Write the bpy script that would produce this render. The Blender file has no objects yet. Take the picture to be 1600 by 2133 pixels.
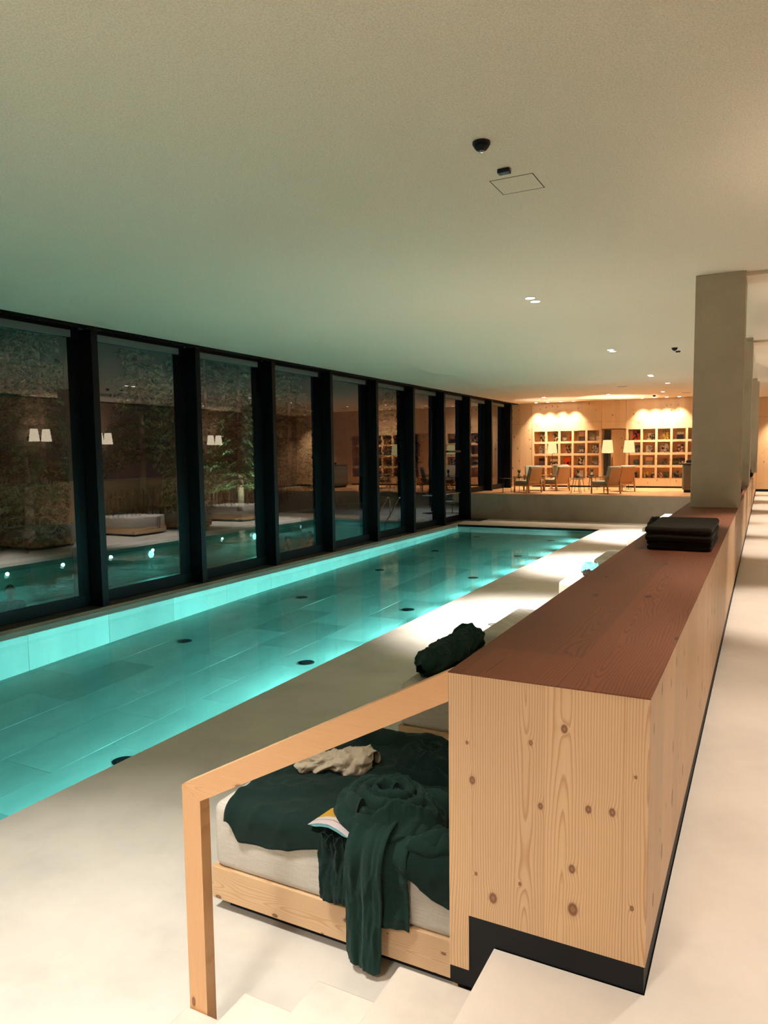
import bpy, bmesh, math, random
from mathutils import Vector, Matrix, noise
random.seed(7)
S = bpy.context.scene
COL = S.collection
PI = math.pi

# ------------------------------------------------------------------ camera, world, exposure
cam_d = bpy.data.cameras.new('camera'); cam = bpy.data.objects.new('camera', cam_d); COL.objects.link(cam)
YAW, PITCH, ROLL, FPX, CYPX = 0.4801, 0.0875, -0.0121, 1521.96, 1078.98
fwd = Vector((-math.sin(YAW)*math.cos(PITCH), math.cos(YAW)*math.cos(PITCH), -math.sin(PITCH)))
rt0 = Vector((math.cos(YAW), math.sin(YAW), 0)); up0 = rt0.cross(fwd)
rt = rt0*math.cos(ROLL) + up0*math.sin(ROLL); up = -rt0*math.sin(ROLL) + up0*math.cos(ROLL)
M = Matrix((rt, up, -fwd)).transposed().to_4x4(); M.translation = (0, 0, 1.6)
cam.matrix_world = M
cam_d.sensor_fit = 'VERTICAL'; cam_d.sensor_height = 36.0; cam_d.lens = FPX/2133*36
cam_d.shift_y = (CYPX-1066.5)/2133
cam_d.clip_start = 0.05; cam_d.clip_end = 300
S.camera = cam

W = bpy.data.worlds.new('night'); S.world = W; W.use_nodes = True
W.node_tree.nodes['Background'].inputs[0].default_value = (0.35, 0.5, 0.7, 1)
W.node_tree.nodes['Background'].inputs[1].default_value = 0.004
vs = S.view_settings
vs.view_transform = 'Standard'; vs.look = 'None'; vs.gamma = 1.0; vs.use_curve_mapping = False
vs.exposure = 0.84
S.cycles.use_denoising = True
S.cycles.max_bounces = 8; S.cycles.diffuse_bounces = 4; S.cycles.glossy_bounces = 3
S.cycles.use_adaptive_sampling = True; S.cycles.adaptive_threshold = 0.1; S.cycles.adaptive_min_samples = 16
S.cycles.time_limit = 1150
S.cycles.transparent_max_bounces = 10
S.cycles.sample_clamp_indirect = 4.0; S.cycles.sample_clamp_direct = 0.0
S.cycles.caustics_reflective = False; S.cycles.caustics_refractive = False
S.cycles.blur_glossy = 1.0

WARM = (1.0, 0.82, 0.60); WARMW = (1.0, 0.95, 0.90); WARMC = (1.0, 0.87, 0.76); AMBER = (1.0, 0.68, 0.38)
def aim(o, direction):
    o.rotation_euler = Vector(direction).to_track_quat('-Z', 'Y').to_euler()
def lamp(name, kind, loc, watt, col, direction=(0, 0, -1), size=0.06, angle=70, blend=0.6, parent=None):
    d = bpy.data.lights.new(name, kind); d.energy = watt; d.color = col
    if kind == 'SPOT':
        d.spot_size = math.radians(angle); d.spot_blend = blend; d.shadow_soft_size = size
    elif kind == 'POINT': d.shadow_soft_size = size
    else: d.shape = 'DISK'; d.size = size
    o = bpy.data.objects.new(name, d); COL.objects.link(o); o.location = loc; aim(o, direction)
    if parent: o.parent = parent
    return o

# light budget (watts), tuned against the photograph
P_DECK, P_CORR, P_NEAR, P_WASH, P_POOL, P_OUT = 930, 128, 240, 235, 250, 25

# ------------------------------------------------------------------ geometry constants (metres)
Y0 = 2.139; XR = -0.268; XL = -0.886; CT = 0.8985; ZC = 3.6875; D = -0.8415
XM = -9.53; XG = -9.82; YF = 31.2; YPL = 25.66; ZP = 0.10
PXR, PXL, PYF, PYN = -4.526, -9.31, 23.37, -2.0
ZW = -0.925

# ------------------------------------------------------------------ helpers
def lin(r, g, b):
    f = lambda c: (c/255/12.92) if c/255 <= 0.04045 else ((c/255+0.055)/1.055)**2.4
    return (f(r), f(g), f(b), 1)
def tag(o, label=None, cat=None, group=None, kind=None):
    if label: o['label'] = label
    if cat: o['category'] = cat
    if group: o['group'] = group
    if kind: o['kind'] = kind
    return o
def empty(name, loc=(0, 0, 0), rz=0, **k):
    o = bpy.data.objects.new(name, None); COL.objects.link(o); o.location = loc; o.rotation_euler = (0, 0, rz)
    o.empty_display_size = 0.1
    return tag(o, **k)
def obj(name, bm, mat, parent=None, smooth=False, **k):
    me = bpy.data.meshes.new(name); bm.normal_update(); bm.to_mesh(me); bm.free()
    if smooth:
        for p in me.polygons: p.use_smooth = True
    if mat: me.materials.append(mat)
    o = bpy.data.objects.new(name, me); COL.objects.link(o)
    if parent: o.parent = parent
    return tag(o, **k)
def mesh_obj(name, me, parent=None, loc=(0, 0, 0), rot=None, scale=None):
    o = bpy.data.objects.new(name, me); COL.objects.link(o); o.location = loc
    if rot: o.rotation_euler = rot
    if scale: o.scale = scale
    if parent: o.parent = parent
    return o
def copy_tree(o, parent=None):
    c = o.copy(); COL.objects.link(c)
    if parent:
        c.parent = parent
    for ch in list(o.children): copy_tree(ch, c)
    return c
def ridged(x, y, z, o=3):
    t = 0; a = 1; n = 0
    for i in range(o):
        v = 1-abs(noise.noise(Vector((x, y, z)))*1.6); t += a*max(0, v)**2.5; n += a; a *= 0.5; x *= 2.1; y *= 2.1; z = z*1.7+3.1
    return t/n
def NB(): return bmesh.new()
def box(bm, x0, x1, y0, y1, z0, z1, bev=0, seg=2):
    m = Matrix.Translation(((x0+x1)/2, (y0+y1)/2, (z0+z1)/2)) @ Matrix.Diagonal((abs(x1-x0), abs(y1-y0), abs(z1-z0), 1))
    r = bmesh.ops.create_cube(bm, size=1, matrix=m)
    if bev:
        es = set()
        for v in r['verts']: es.update(v.link_edges)
        bmesh.ops.bevel(bm, geom=list(es), offset=bev, segments=seg, profile=0.5, affect='EDGES')
    return bm
def B(*a, **k): return box(NB(), *a, **k)
def cyl(bm, p0, p1, r0, r1=None, n=16, caps=True):
    p0 = Vector(p0); p1 = Vector(p1); r1 = r0 if r1 is None else r1
    d = p1-p0; q = d.to_track_quat('Z', 'Y').to_matrix().to_4x4()
    bmesh.ops.create_cone(bm, cap_ends=caps, segments=n, radius1=r0, radius2=r1, depth=d.length,
                          matrix=Matrix.Translation((p0+p1)/2) @ q)
    return bm
def lathe(bm, prof, n=24, c=(0, 0, 0)):
    rings = []
    for r, z in prof:
        rings.append([bm.verts.new((c[0]+r*math.cos(2*PI*i/n), c[1]+r*math.sin(2*PI*i/n), c[2]+z)) for i in range(n)])
    for a, b in zip(rings, rings[1:]):
        for i in range(n):
            bm.faces.new((a[i], a[(i+1) % n], b[(i+1) % n], b[i]))
    if prof[0][0] > 1e-4: bm.faces.new(rings[0][::-1])
    if prof[-1][0] > 1e-4: bm.faces.new(rings[-1])
    bmesh.ops.remove_doubles(bm, verts=bm.verts[:], dist=1e-5)
    bmesh.ops.recalc_face_normals(bm, faces=bm.faces[:])
    return bm
def prism(bm, pts, axis, a, b):
    """extrude a 2-D outline along axis from a to b; pts are the two remaining coordinates in order"""
    def mk(p, t):
        c = list(p); c.insert(axis, t); return bm.verts.new(c)
    A = [mk(p, a) for p in pts]; Bv = [mk(p, b) for p in pts]; n = len(pts)
    bm.faces.new(A); bm.faces.new(Bv[::-1])
    for i in range(n): bm.faces.new((A[i], Bv[i], Bv[(i+1) % n], A[(i+1) % n]))
    bmesh.ops.recalc_face_normals(bm, faces=bm.faces[:])
    return bm
def tube(bm, pts, r, n=10):
    pts = [Vector(p) for p in pts]; rings = []
    for i, p in enumerate(pts):
        t = (pts[min(i+1, len(pts)-1)]-pts[max(i-1, 0)]).normalized()
        a = t.orthogonal().normalized(); b = t.cross(a)
        if rings:
            pa = rings[-1][1]; a = (pa - t*pa.dot(t)).normalized(); b = t.cross(a)
        rr = r[i] if isinstance(r, (list, tuple)) else r
        rings.append(([bm.verts.new(p+(a*math.cos(2*PI*k/n)+b*math.sin(2*PI*k/n))*rr) for k in range(n)], a))
    for (A, _), (Bv, _) in zip(rings, rings[1:]):
        for k in range(n): bm.faces.new((A[k], A[(k+1) % n], Bv[(k+1) % n], Bv[k]))
    bm.faces.new(rings[0][0][::-1]); bm.faces.new(rings[-1][0])
    return bm
def grid(bm, nu, nv, fn):
    vs_ = [[bm.verts.new(fn(i/nu, j/nv)) for j in range(nv+1)] for i in range(nu+1)]
    for i in range(nu):
        for j in range(nv):
            bm.faces.new((vs_[i][j], vs_[i+1][j], vs_[i+1][j+1], vs_[i][j+1]))
    return bm
def solid(o, t, off=1.0):
    m = o.modifiers.new('thickness', 'SOLIDIFY'); m.thickness = t; m.offset = off; return o
def subsurf(o, lv=1):
    m = o.modifiers.new('smooth', 'SUBSURF'); m.levels = lv; m.render_levels = lv; return o
def sm(t): t = max(0, min(1, t)); return t*t*(3-2*t)
def nz(x, y=0, z=0): return noise.noise(Vector((x, y, z)))

# ------------------------------------------------------------------ materials
class NT:
    def __init__(s, name):
        s.m = bpy.data.materials.new(name); s.m.use_nodes = True; s.t = s.m.node_tree; s.n = s.t.nodes
        s.bsdf = s.n['Principled BSDF']; s.out = s.n['Material Output']
    def new(s, typ, **k):
        nd = s.n.new(typ)
        for a, v in k.items(): setattr(nd, a, v)
        return nd
    def link(s, a, b): s.t.links.new(a, b)
    def put(s, sock, v):
        if isinstance(v, bpy.types.NodeSocket): s.link(v, sock)
        else: sock.default_value = v
    def math(s, op, a, b=None, c=None, clamp=False):
        nd = s.new('ShaderNodeMath', operation=op); nd.use_clamp = clamp
        for i, v in enumerate((a, b, c)):
            if v is not None: s.put(nd.inputs[i], v)
        return nd.outputs[0]
    def comb(s, x, y, z):
        nd = s.new('ShaderNodeCombineXYZ')
        for i, v in enumerate((x, y, z)): s.put(nd.inputs[i], v)
        return nd.outputs[0]
    def noise(s, vec, scale, detail=3, rough=0.5):
        nd = s.new('ShaderNodeTexNoise'); s.link(vec, nd.inputs['Vector'])
        nd.inputs['Scale'].default_value = scale; nd.inputs['Detail'].default_value = detail
        nd.inputs['Roughness'].default_value = rough
        return nd.outputs['Fac']
    def ramp(s, fac, stops):
        nd = s.new('ShaderNodeValToRGB'); s.put(nd.inputs[0], fac); e = nd.color_ramp.elements
        while len(e) < len(stops): e.new(0.5)
        for el, (p, c) in zip(e, stops): el.position = p; el.color = c if len(c) == 4 else (*c, 1)
        return nd.outputs[0]
    def mix(s, fac, a, b, typ='MIX'):
        nd = s.new('ShaderNodeMix', data_type='RGBA', blend_type=typ)
        s.put(nd.inputs[0], fac); s.put(nd.inputs[6], a); s.put(nd.inputs[7], b)
        return nd.outputs[2]
    def coord(s, kind='Object'): return s.new('ShaderNodeTexCoord').outputs[kind]
    def sep(s, v):
        nd = s.new('ShaderNodeSeparateXYZ'); s.link(v, nd.inputs[0]); return nd.outputs
    def bump(s, h, strength=0.3, dist=0.01):
        nd = s.new('ShaderNodeBump'); s.link(h, nd.inputs['Height'])
        nd.inputs['Strength'].default_value = strength; nd.inputs['Distance'].default_value = dist
        s.link(nd.outputs[0], s.bsdf.inputs['Normal']); return nd.outputs[0]
    def base(s, c): s.put(s.bsdf.inputs['Base Color'], c)
    def set(s, **k):
        for a, v in k.items(): s.bsdf.inputs[a.replace('_', ' ')].default_value = v
        return s
def plain(name, col, rough=0.6, metal=0.0, var=0.0, scale=8.0, bump=0.0, bscale=60.0, spec=0.5):
    t = NT(name); c = col if len(col) == 4 else (*col, 1)
    if var:
        f = t.noise(t.coord(), scale, 4)
        lo = tuple(max(0, x*(1-var)) for x in c[:3])+(1,); hi = tuple(min(1, x*(1+var)) for x in c[:3])+(1,)
        t.base(t.ramp(f, [(0.3, lo), (0.7, hi)]))
    else: t.base(c)
    t.set(Roughness=rough, Metallic=metal); t.bsdf.inputs['Specular IOR Level'].default_value = spec
    if bump: t.bump(t.noise(t.coord(), bscale, 4), bump, 0.005)
    return t.m
def emis(name, col, strength):
    t = NT(name); e = t.new('ShaderNodeEmission'); e.inputs[0].default_value = (*col, 1); e.inputs[1].default_value = strength
    t.link(e.outputs[0], t.out.inputs[0]); return t.m
def wood(name, across, along, light, line, tint=0.08, bw=0.16, freq=115, knots=0.5, rough=0.45, kx=5.0, kw=2.3, lines=0.55, off=0.0, spread=0.16, blen=None):
    t = NT(name); s = t.sep(t.coord()); ax = {'X': 0, 'Y': 1, 'Z': 2}
    u = t.math('ADD', s[ax[across]], off); w = s[ax[along]]
    v = s[3-ax[across]-ax[along]]
    q = t.math('DIVIDE', u, bw); bid = t.math('FLOOR', q)
    if blen:                                        # boards butted end to end along the grain
        wn0 = t.new('ShaderNodeTexWhiteNoise', noise_dimensions='1D'); t.link(bid, wn0.inputs['W'])
        seg = t.math('FLOOR', t.math('ADD', t.math('DIVIDE', w, blen), wn0.outputs['Value']))
        bid = t.math('ADD', bid, t.math('MULTIPLY', seg, 17.3))
    wn = t.new('ShaderNodeTexWhiteNoise', noise_dimensions='1D'); t.link(bid, wn.inputs['W']); rnd = wn.outputs['Value']
    ul = t.math('MULTIPLY', t.math('ADD', t.math('SUBTRACT', t.math('FRACT', q), 0.5), t.math('MULTIPLY', t.math('SUBTRACT', rnd, 0.5), 0.7)), bw)
    vor = t.new('ShaderNodeTexVoronoi', voronoi_dimensions='2D'); vor.inputs['Scale'].default_value = 1
    t.link(t.comb(t.math('MULTIPLY', u, kx), t.math('MULTIPLY', w, kw), 0), vor.inputs['Vector'])
    kcs = t.sep(vor.outputs['Color']); kc = kcs[0]
    kd = t.math('DIVIDE', vor.outputs['Distance'], t.math('ADD', 0.35, t.math('MULTIPLY', kcs[1], 1.2)))
    on = t.math('GREATER_THAN', kc, 1-knots)
    infl = t.math('MULTIPLY', t.math('POWER', 2.718, t.math('MULTIPLY', kd, -14.0)), on)
    n1 = t.noise(t.comb(t.math('MULTIPLY', ul, 5.0), t.math('MULTIPLY', rnd, 37.0), t.math('MULTIPLY', w, 0.9)), 1.0, 2)
    n2 = t.noise(t.comb(t.math('MULTIPLY', u, 30.0), t.math('MULTIPLY', v, 30.0), t.math('MULTIPLY', w, 2.0)), 1.0, 2)
    dv = t.math('ADD', 0.012, t.math('MULTIPLY', t.math('SUBTRACT', n1, 0.42), spread))
    r = t.math('SQRT', t.math('ADD', t.math('MULTIPLY', ul, ul), t.math('MULTIPLY', dv, dv)))
    ph = t.math('ADD', t.math('ADD', t.math('MULTIPLY', r, freq), t.math('MULTIPLY', infl, 2.2)), t.math('MULTIPLY', n2, 0.5))
    ring = t.math('FRACT', ph)
    dark = t.ramp(ring, [(0.0, (0.1,)*3), (0.55, (0.2,)*3), (0.86, (1,)*3), (0.97, (0.55,)*3), (1.0, (0.1,)*3)])
    fib = t.noise(t.comb(t.math('MULTIPLY', u, 260.0), t.math('MULTIPLY', v, 260.0), t.math('MULTIPLY', w, 7.0)), 1.0, 2)
    c = t.mix(t.math('MULTIPLY', dark, lines), light, line)
    c = t.mix(t.math('MULTIPLY', t.math('SUBTRACT', fib, 0.4, clamp=True), 0.5), c, line)
    c = t.mix(1.0, c, t.ramp(rnd, [(0, (1-tint,)*3), (1, (1+tint*0.4,)*3)]), 'MULTIPLY')
    km = t.math('MULTIPLY', t.ramp(kd, [(0.02, (0.75,)*3), (0.045, (1,)*3), (0.06, (0.75,)*3), (0.075, (0.12,)*3), (0.12, (0, 0, 0))]), on)
    kn = (line[0]*0.42, line[1]*0.33, line[2]*0.3, 1)
    c = t.mix(km, c, kn)
    # fine dark joint between boards
    jt = t.math('LESS_THAN', t.math('MULTIPLY', t.math('FRACT', q), bw), 0.0016)
    c = t.mix(t.math('MULTIPLY', jt, 0.45), c, kn)
    t.base(c); t.set(Roughness=rough)
    return t.m

SPL = lin(224, 190, 148); SPD = lin(186, 130, 82)
M_END = wood('spruce_end', 'X', 'Z', SPL, SPD, bw=0.21, freq=150, knots=0.62, kx=6.5, kw=3.6, off=0.886+0.10)
M_SIDE = wood('spruce_side', 'Y', 'Z', SPL, SPD, bw=0.17, freq=130, knots=0.6, kx=5.5, kw=3.0)
M_WALLX = wood('spruce_wall', 'X', 'Z', SPL, SPD, bw=0.19, freq=70, knots=0.5, kx=4.0, kw=2.2, lines=0.35)
M_RAILX = wood('spruce_rail_cross', 'Z', 'X', SPL, SPD, bw=0.3, freq=150, knots=0.5, kx=9.0, kw=5.0)
M_RAILY = wood('spruce_rail_long', 'Z', 'Y', SPL, SPD, bw=0.3, freq=150, knots=0.5, kx=9.0, kw=5.0)
M_HAND = wood('larch_rail', 'Z', 'X', lin(226, 178, 128), lin(196, 132, 80), bw=3.0, freq=190, knots=0.12, kx=8, kw=3, off=0.2, lines=0.4)
M_POST = wood('larch_post', 'X', 'Z', lin(226, 178, 128), lin(190, 128, 76), bw=0.7, freq=190, knots=0.25, kx=9, kw=4, off=0.25, lines=0.4)
M_TOP = wood('oak_top', 'X', 'Y', lin(120, 64, 31), lin(78, 39, 18), tint=0.16, bw=0.31, freq=100, knots=0.25, kx=4.0, kw=1.6, rough=0.62, lines=0.8, off=0.886, spread=0.3, blen=2.9)
M_OAKF = wood('oak_floor', 'X', 'Y', lin(196, 152, 108), lin(150, 104, 66), tint=0.15, bw=0.18, freq=90, knots=0.15, rough=0.4, blen=2.0)
M_CHW = wood('chair_oak', 'X', 'Z', lin(186, 134, 84), lin(140, 92, 52), bw=0.3, freq=120, knots=0.0)

def microcement(name, c, var=0.07, rough=0.42, sc=1.3):
    t = NT(name); co = t.coord()
    f = t.noise(co, sc, 6, 0.62); g = t.noise(co, 22.0, 3)
    lo = tuple(x*(1-var*1.8) for x in c[:3]); hi = tuple(min(1, x*(1+var)) for x in c[:3])
    k = t.ramp(f, [(0.3, lo), (0.5, c[:3]), (0.7, hi)])
    k = t.mix(t.math('MULTIPLY', t.math('SUBTRACT', g, 0.45, clamp=True), 0.3), k, tuple(x*0.8 for x in c[:3])+(1,))
    t.base(k); t.set(Roughness=rough); t.bump(t.noise(co, 160.0, 1), 0.12, 0.002); return t.m
M_FLOOR = microcement('corridor_microcement', lin(222, 213, 200))
M_DECK = microcement('deck_microcement', lin(216, 209, 197), var=0.09, rough=0.4)
M_STEP = microcement('step_microcement', lin(214, 204, 190), sc=3)
M_PLAT = microcement('platform_microcement', lin(152, 140, 122), var=0.1)
M_COL = microcement('pillar_plaster', lin(182, 168, 146), var=0.06, rough=0.8, sc=2)
def plaster():
    t = NT('acoustic_plaster'); co = t.coord()
    f = t.noise(co, 90.0, 2, 0.7); g = t.noise(co, 0.6, 1)
    k = t.ramp(f, [(0.3, lin(222, 208, 186)), (0.6, lin(245, 234, 215))])
    k = t.mix(t.math('MULTIPLY', g, 0.15), k, lin(210, 200, 180))
    t.base(k); t.set(Roughness=0.95); t.bump(f, 0.55, 0.006); return t.m
M_CEIL = plaster()
def tile(name, c):
    t = NT(name); co = t.coord(); oi = t.new('ShaderNodeObjectInfo').outputs['Random']
    f = t.noise(t.comb(t.math('MULTIPLY', t.sep(co)[0], 2.2), t.math('MULTIPLY', t.sep(co)[1], 0.8), t.math('MULTIPLY', oi, 50)), 1.6, 5, 0.6)
    k = t.ramp(f, [(0.3, tuple(x*0.82 for x in c[:3])), (0.7, c[:3])])
    k = t.mix(1.0, k, t.ramp(oi, [(0, (0.72,)*3), (0.35, (0.95,)*3), (1, (1.06,)*3)]), 'MULTIPLY')
    t.base(k); t.set(Roughness=0.5); return t.m
M_TILE = tile('pool_tile', lin(170, 196, 186))
M_TILEW = tile('pool_wall_tile', lin(196, 222, 212))
M_GROUT = plain('pool_grout', lin(90, 112, 106), 0.8)
M_BLACKM = plain('black_metal', lin(22, 22, 23), 0.42, 0.3, var=0.2)
M_MULL = plain('anthracite_profile', lin(9, 8, 8), 0.5, 0.0, var=0.15, scale=2, spec=0.15)
M_SILL = plain('bronze_sill', lin(74, 66, 56), 0.5, 0.1, var=0.1)
M_CASS = plain('blind_cassette', lin(84, 98, 96), 0.6)
M_BLACK = plain('black_linoleum', lin(19, 19, 22), 0.6, var=0.15, spec=0.3)
M_DARKGAP = plain('dark_gap', lin(12, 12, 12), 0.8)
M_STEEL = plain('brushed_steel', lin(200, 200, 200), 0.25, 1.0)
M_FAB = None
def fabric(name, c, var=0.12, sx=90, sy=700, rough=0.95, bump=0.15):
    t = NT(name); s = t.sep(t.coord())
    a = t.noise(t.comb(t.math('MULTIPLY', t.math('ADD', s[0], s[1]), 9.0), 0.0, t.math('MULTIPLY', s[2], 330.0)), 1.0, 3)
    b = t.noise(t.comb(t.math('MULTIPLY', s[0], 300.0), t.math('MULTIPLY', s[1], 300.0), t.math('MULTIPLY', s[2], 60.0)), 1.0, 2)
    f = t.math('ADD', t.math('MULTIPLY', a, 0.7), t.math('MULTIPLY', b, 0.3))
    t.base(t.ramp(f, [(0.35, tuple(x*(1-var*2) for x in c[:3])), (0.62, c[:3])]))
    t.set(Roughness=rough); t.bsdf.inputs['Specular IOR Level'].default_value = 0.2
    t.bump(f, bump, 0.002); return t.m
M_FAB = fabric('linen_mattress', lin(214, 206, 194))
def terry(name, c, var=0.25):
    t = NT(name); co = t.coord()
    f = t.noise(co, 260.0, 3, 0.7); g = t.noise(co, 9.0, 4)
    k = t.ramp(f, [(0.3, tuple(x*(1-var) for x in c[:3])), (0.7, tuple(x*(1+var) for x in c[:3]))])
    k = t.mix(t.math('MULTIPLY', g, 0.35), k, tuple(x*0.75 for x in c[:3])+(1,))
    t.base(k); t.set(Roughness=1.0); t.bsdf.inputs['Specular IOR Level'].default_value = 0.1
    t.bsdf.inputs['Sheen Weight'].default_value = 0.06; t.bsdf.inputs['Sheen Roughness'].default_value = 0.5
    t.bump(f, 0.35, 0.004); return t.m
M_GREEN = terry('green_terry', lin(36, 60, 53)); M_GREEN2 = terry('deep_green_terry', lin(29, 48, 43))
M_BEIGE = terry('beige_cotton', lin(200, 186, 162), 0.1)
M_DKTOW = terry('charcoal_wool', lin(40, 34, 27)); M_TEALT = terry('teal_terry', lin(110, 180, 176))
M_CUSH = fabric('grey_upholstery', lin(158, 152, 132), var=0.08)
M_DESK = fabric('grey_desk_cloth', lin(120, 112, 98), var=0.08)
M_SHADE = emis('lamp_shade_glow', (1.0, 0.82, 0.36), 0.60)
M_SHADE2 = emis('wall_shade_glow', (1.0, 0.82, 0.58), 2.2)
M_DL = emis('downlight_glow', (1.0, 0.93, 0.82), 14.0)
M_PL = emis('pool_lamp_glow', (0.75, 1.0, 0.95), 3.0)
M_GL = emis('garden_lamp_glow', (0.9, 1.0, 0.85), 6.0)
def glass():
    t = NT('window_glass'); fr = t.new('ShaderNodeFresnel'); fr.inputs['IOR'].default_value = 2.3
    geo = t.new('ShaderNodeNewGeometry'); f = t.math('MULTIPLY', fr.outputs[0], t.math('SUBTRACT', 1.0, geo.outputs['Backfacing']))
    tr = t.new('ShaderNodeBsdfTransparent'); tr.inputs[0].default_value = (0.94, 0.97, 0.96, 1)
    gl = t.new('ShaderNodeBsdfGlossy'); gl.inputs['Roughness'].default_value = 0.0
    mx = t.new('ShaderNodeMixShader'); t.link(f, mx.inputs[0]); t.link(tr.outputs[0], mx.inputs[1]); t.link(gl.outputs[0], mx.inputs[2])
    t.link(mx.outputs[0], t.out.inputs[0]); return t.m
M_GLASS = glass()
def water(name, tint, bumps=0.05, sc=1.4):
    t = NT(name); geo = t.new('ShaderNodeNewGeometry'); co = t.coord()
    h = t.math('ADD', t.noise(co, sc, 2), t.math('MULTIPLY', t.noise(co, sc*5, 2), 0.12))
    b = t.new('ShaderNodeBump'); t.link(h, b.inputs['Height']); b.inputs['Strength'].default_value = bumps; b.inputs['Distance'].default_value = 0.05
    fr = t.new('ShaderNodeFresnel'); fr.inputs['IOR'].default_value = 1.33; t.link(b.outputs[0], fr.inputs['Normal'])
    f = t.math('MULTIPLY', fr.outputs[0], t.math('SUBTRACT', 1.0, geo.outputs['Backfacing']))
    tr = t.new('ShaderNodeBsdfTransparent'); tr.inputs[0].default_value = tint
    gl = t.new('ShaderNodeBsdfGlossy'); gl.inputs['Roughness'].default_value = 0.03; t.link(b.outputs[0], gl.inputs['Normal'])
    mx = t.new('ShaderNodeMixShader'); t.link(f, mx.inputs[0]); t.link(tr.outputs[0], mx.inputs[1]); t.link(gl.outputs[0], mx.inputs[2])
    t.link(mx.outputs[0], t.out.inputs[0]); return t.m
M_WATER = water('pool_water', (0.44, 0.88, 0.88, 1)); M_WATERO = water('outdoor_water', (0.25, 0.75, 0.75, 1), 0.25, 2.5)

# ================================================================== THE SETTING
# --- corridor floor, landing, stairs
bm = NB(); prism(bm, [(-0.731, -4), (2.2, -4), (2.2, YF), (XR, YF), (XR, Y0), (-0.731, Y0)], 2, -0.30, 0.0)
obj('floor', bm, M_FLOOR, label='pale seamless corridor floor beside the wooden counter', kind='structure')
st = empty('stairs', (0, 0, 0), label='pale microcement stairs descending to the pool deck', kind='structure')
NOSE = [-0.731, -1.075, -1.415, -1.755, -2.062]
for i in range(1, 5):
    z = -0.1683*i
    obj('step', B(NOSE[i], NOSE[i-1]-0.001, -4, Y0-0.002, D+0.001, z, bev=0.008), M_STEP, st)
# --- pool deck (outline with the pool cut out as four slabs joined in one mesh)
bm = NB()
box(bm, PXR, NOSE[4]-0.001, -4, Y0-0.001, D-0.3, D); box(bm, PXR, XL+0.05, Y0-0.001, YPL, D-0.3, D)
box(bm, XG-0.35, PXR, PYF, YPL, D-0.3, D); box(bm, XG-0.35, PXL, -4, PYF, D-0.3, D); box(bm, PXL, PXR, -4, PYN, D-0.3, D)
bmesh.ops.remove_doubles(bm, verts=bm.verts[:], dist=1e-4)
obj('floor_deck', bm, M_DECK, label='pale seamless pool deck around the water', kind='structure')
# --- library platform
pf = empty('library_platform', (0, 0, 0), label='raised library platform with grey plaster front', kind='structure')
obj('platform_wall', B(XG-0.05, XL+0.3, YPL, YPL+0.25, D, ZP-0.03), M_PLAT, pf)
PW = 0.6; k = 0
obj('plank_field', B(XG-0.05, XR-0.01, YPL, YF, ZP-0.029, ZP), M_OAKF, pf)
# --- ceiling: main slab and the slightly lower corridor steps beyond each pillar
P2, P3, PY1 = 15.55, 24.5, 9.733
ce = empty('ceiling', (0, 0, 0), label='beige textured plaster ceiling over pool and corridor', kind='structure')
obj('ceiling_slab', B(-9.59, 2.2, -4, YF+0.3, ZC, ZC+0.25), M_CEIL, ce)
obj('ceiling_drop', B(-0.253, 2.2, PY1+0.1, P2+0.1, ZC-0.045, ZC+0.0), M_CEIL, ce)
obj('ceiling_drop', B(-0.253, 2.2, P2+0.1, P3+0.1, ZC-0.085, ZC+0.0), M_CEIL, ce)
obj('ceiling_drop', B(-0.253, 2.2, P3+0.1, YF, ZC-0.12, ZC+0.0), M_CEIL, ce)
# --- end walls, right wall
wr = empty('wall_right', (0, 0, 0), label='spruce panelled corridor wall opposite the counter', kind='structure')
M_WALLY = wood('spruce_corridor_wall', 'Y', 'Z', lin(150, 124, 100), lin(120, 92, 68), bw=0.19, freq=70, knots=0.4, lines=0.35)
y = -4.0
while y < YF-0.1:
    obj('panel', B(1.62, 1.66, y+0.004, min(y+2.92, YF)-0.004, 0.05, ZC-0.125), M_WALLY, wr); y += 2.92
obj('wall_core', B(1.66, 1.8, -4, YF, 0, ZC), M_DARKGAP, wr)
wn_ = empty('wall_near', (0, 0, 0), label='plaster wall behind the photographer', kind='structure')
obj('wall_core', B(XG-0.3, 2.2, -4.2, -4.0, D-0.3, ZC), M_COL, wn_)

# --- back wall with panels; two bookcases stand in it
wb = empty('wall_back', (0, 0, 0), label='knotty spruce panelled wall behind the library', kind='structure')
def wpanel(x0, x1, z0, z1, y0=YF): obj('panel', B(x0+0.003, x1-0.003, y0, y0+0.03, z0+0.003, z1-0.003), M_WALLX, wb)
xs = [XG-0.05, -8.88-0.1, -6.03, -4.97-0.09, -2.40, -0.27, 1.62]
for a, b in zip(xs, xs[1:]): wpanel(a, b, 2.815, ZC)
wpanel(xs[0], xs[1], ZP, 2.815); wpanel(-6.03, -5.06, 2.49, 2.815)
wpanel(-1.6, -0.27, ZP, 2.815); wpanel(-0.27, 1.62, 0.09, 2.815)
obj('panel_backing', B(XG-0.05, -6.1, YF+0.5, YF+0.53, ZP, ZC), M_DARKGAP, wb)
obj('panel_backing', B(-5.0, 1.66, YF+0.5, YF+0.53, 0, ZC), M_DARKGAP, wb)
obj('baseboard_back', B(-0.26, 1.62, YF-0.012, YF+0.02, 0, 0.09), M_BLACK, label='black skirting at the corridor end', kind='structure')
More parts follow.
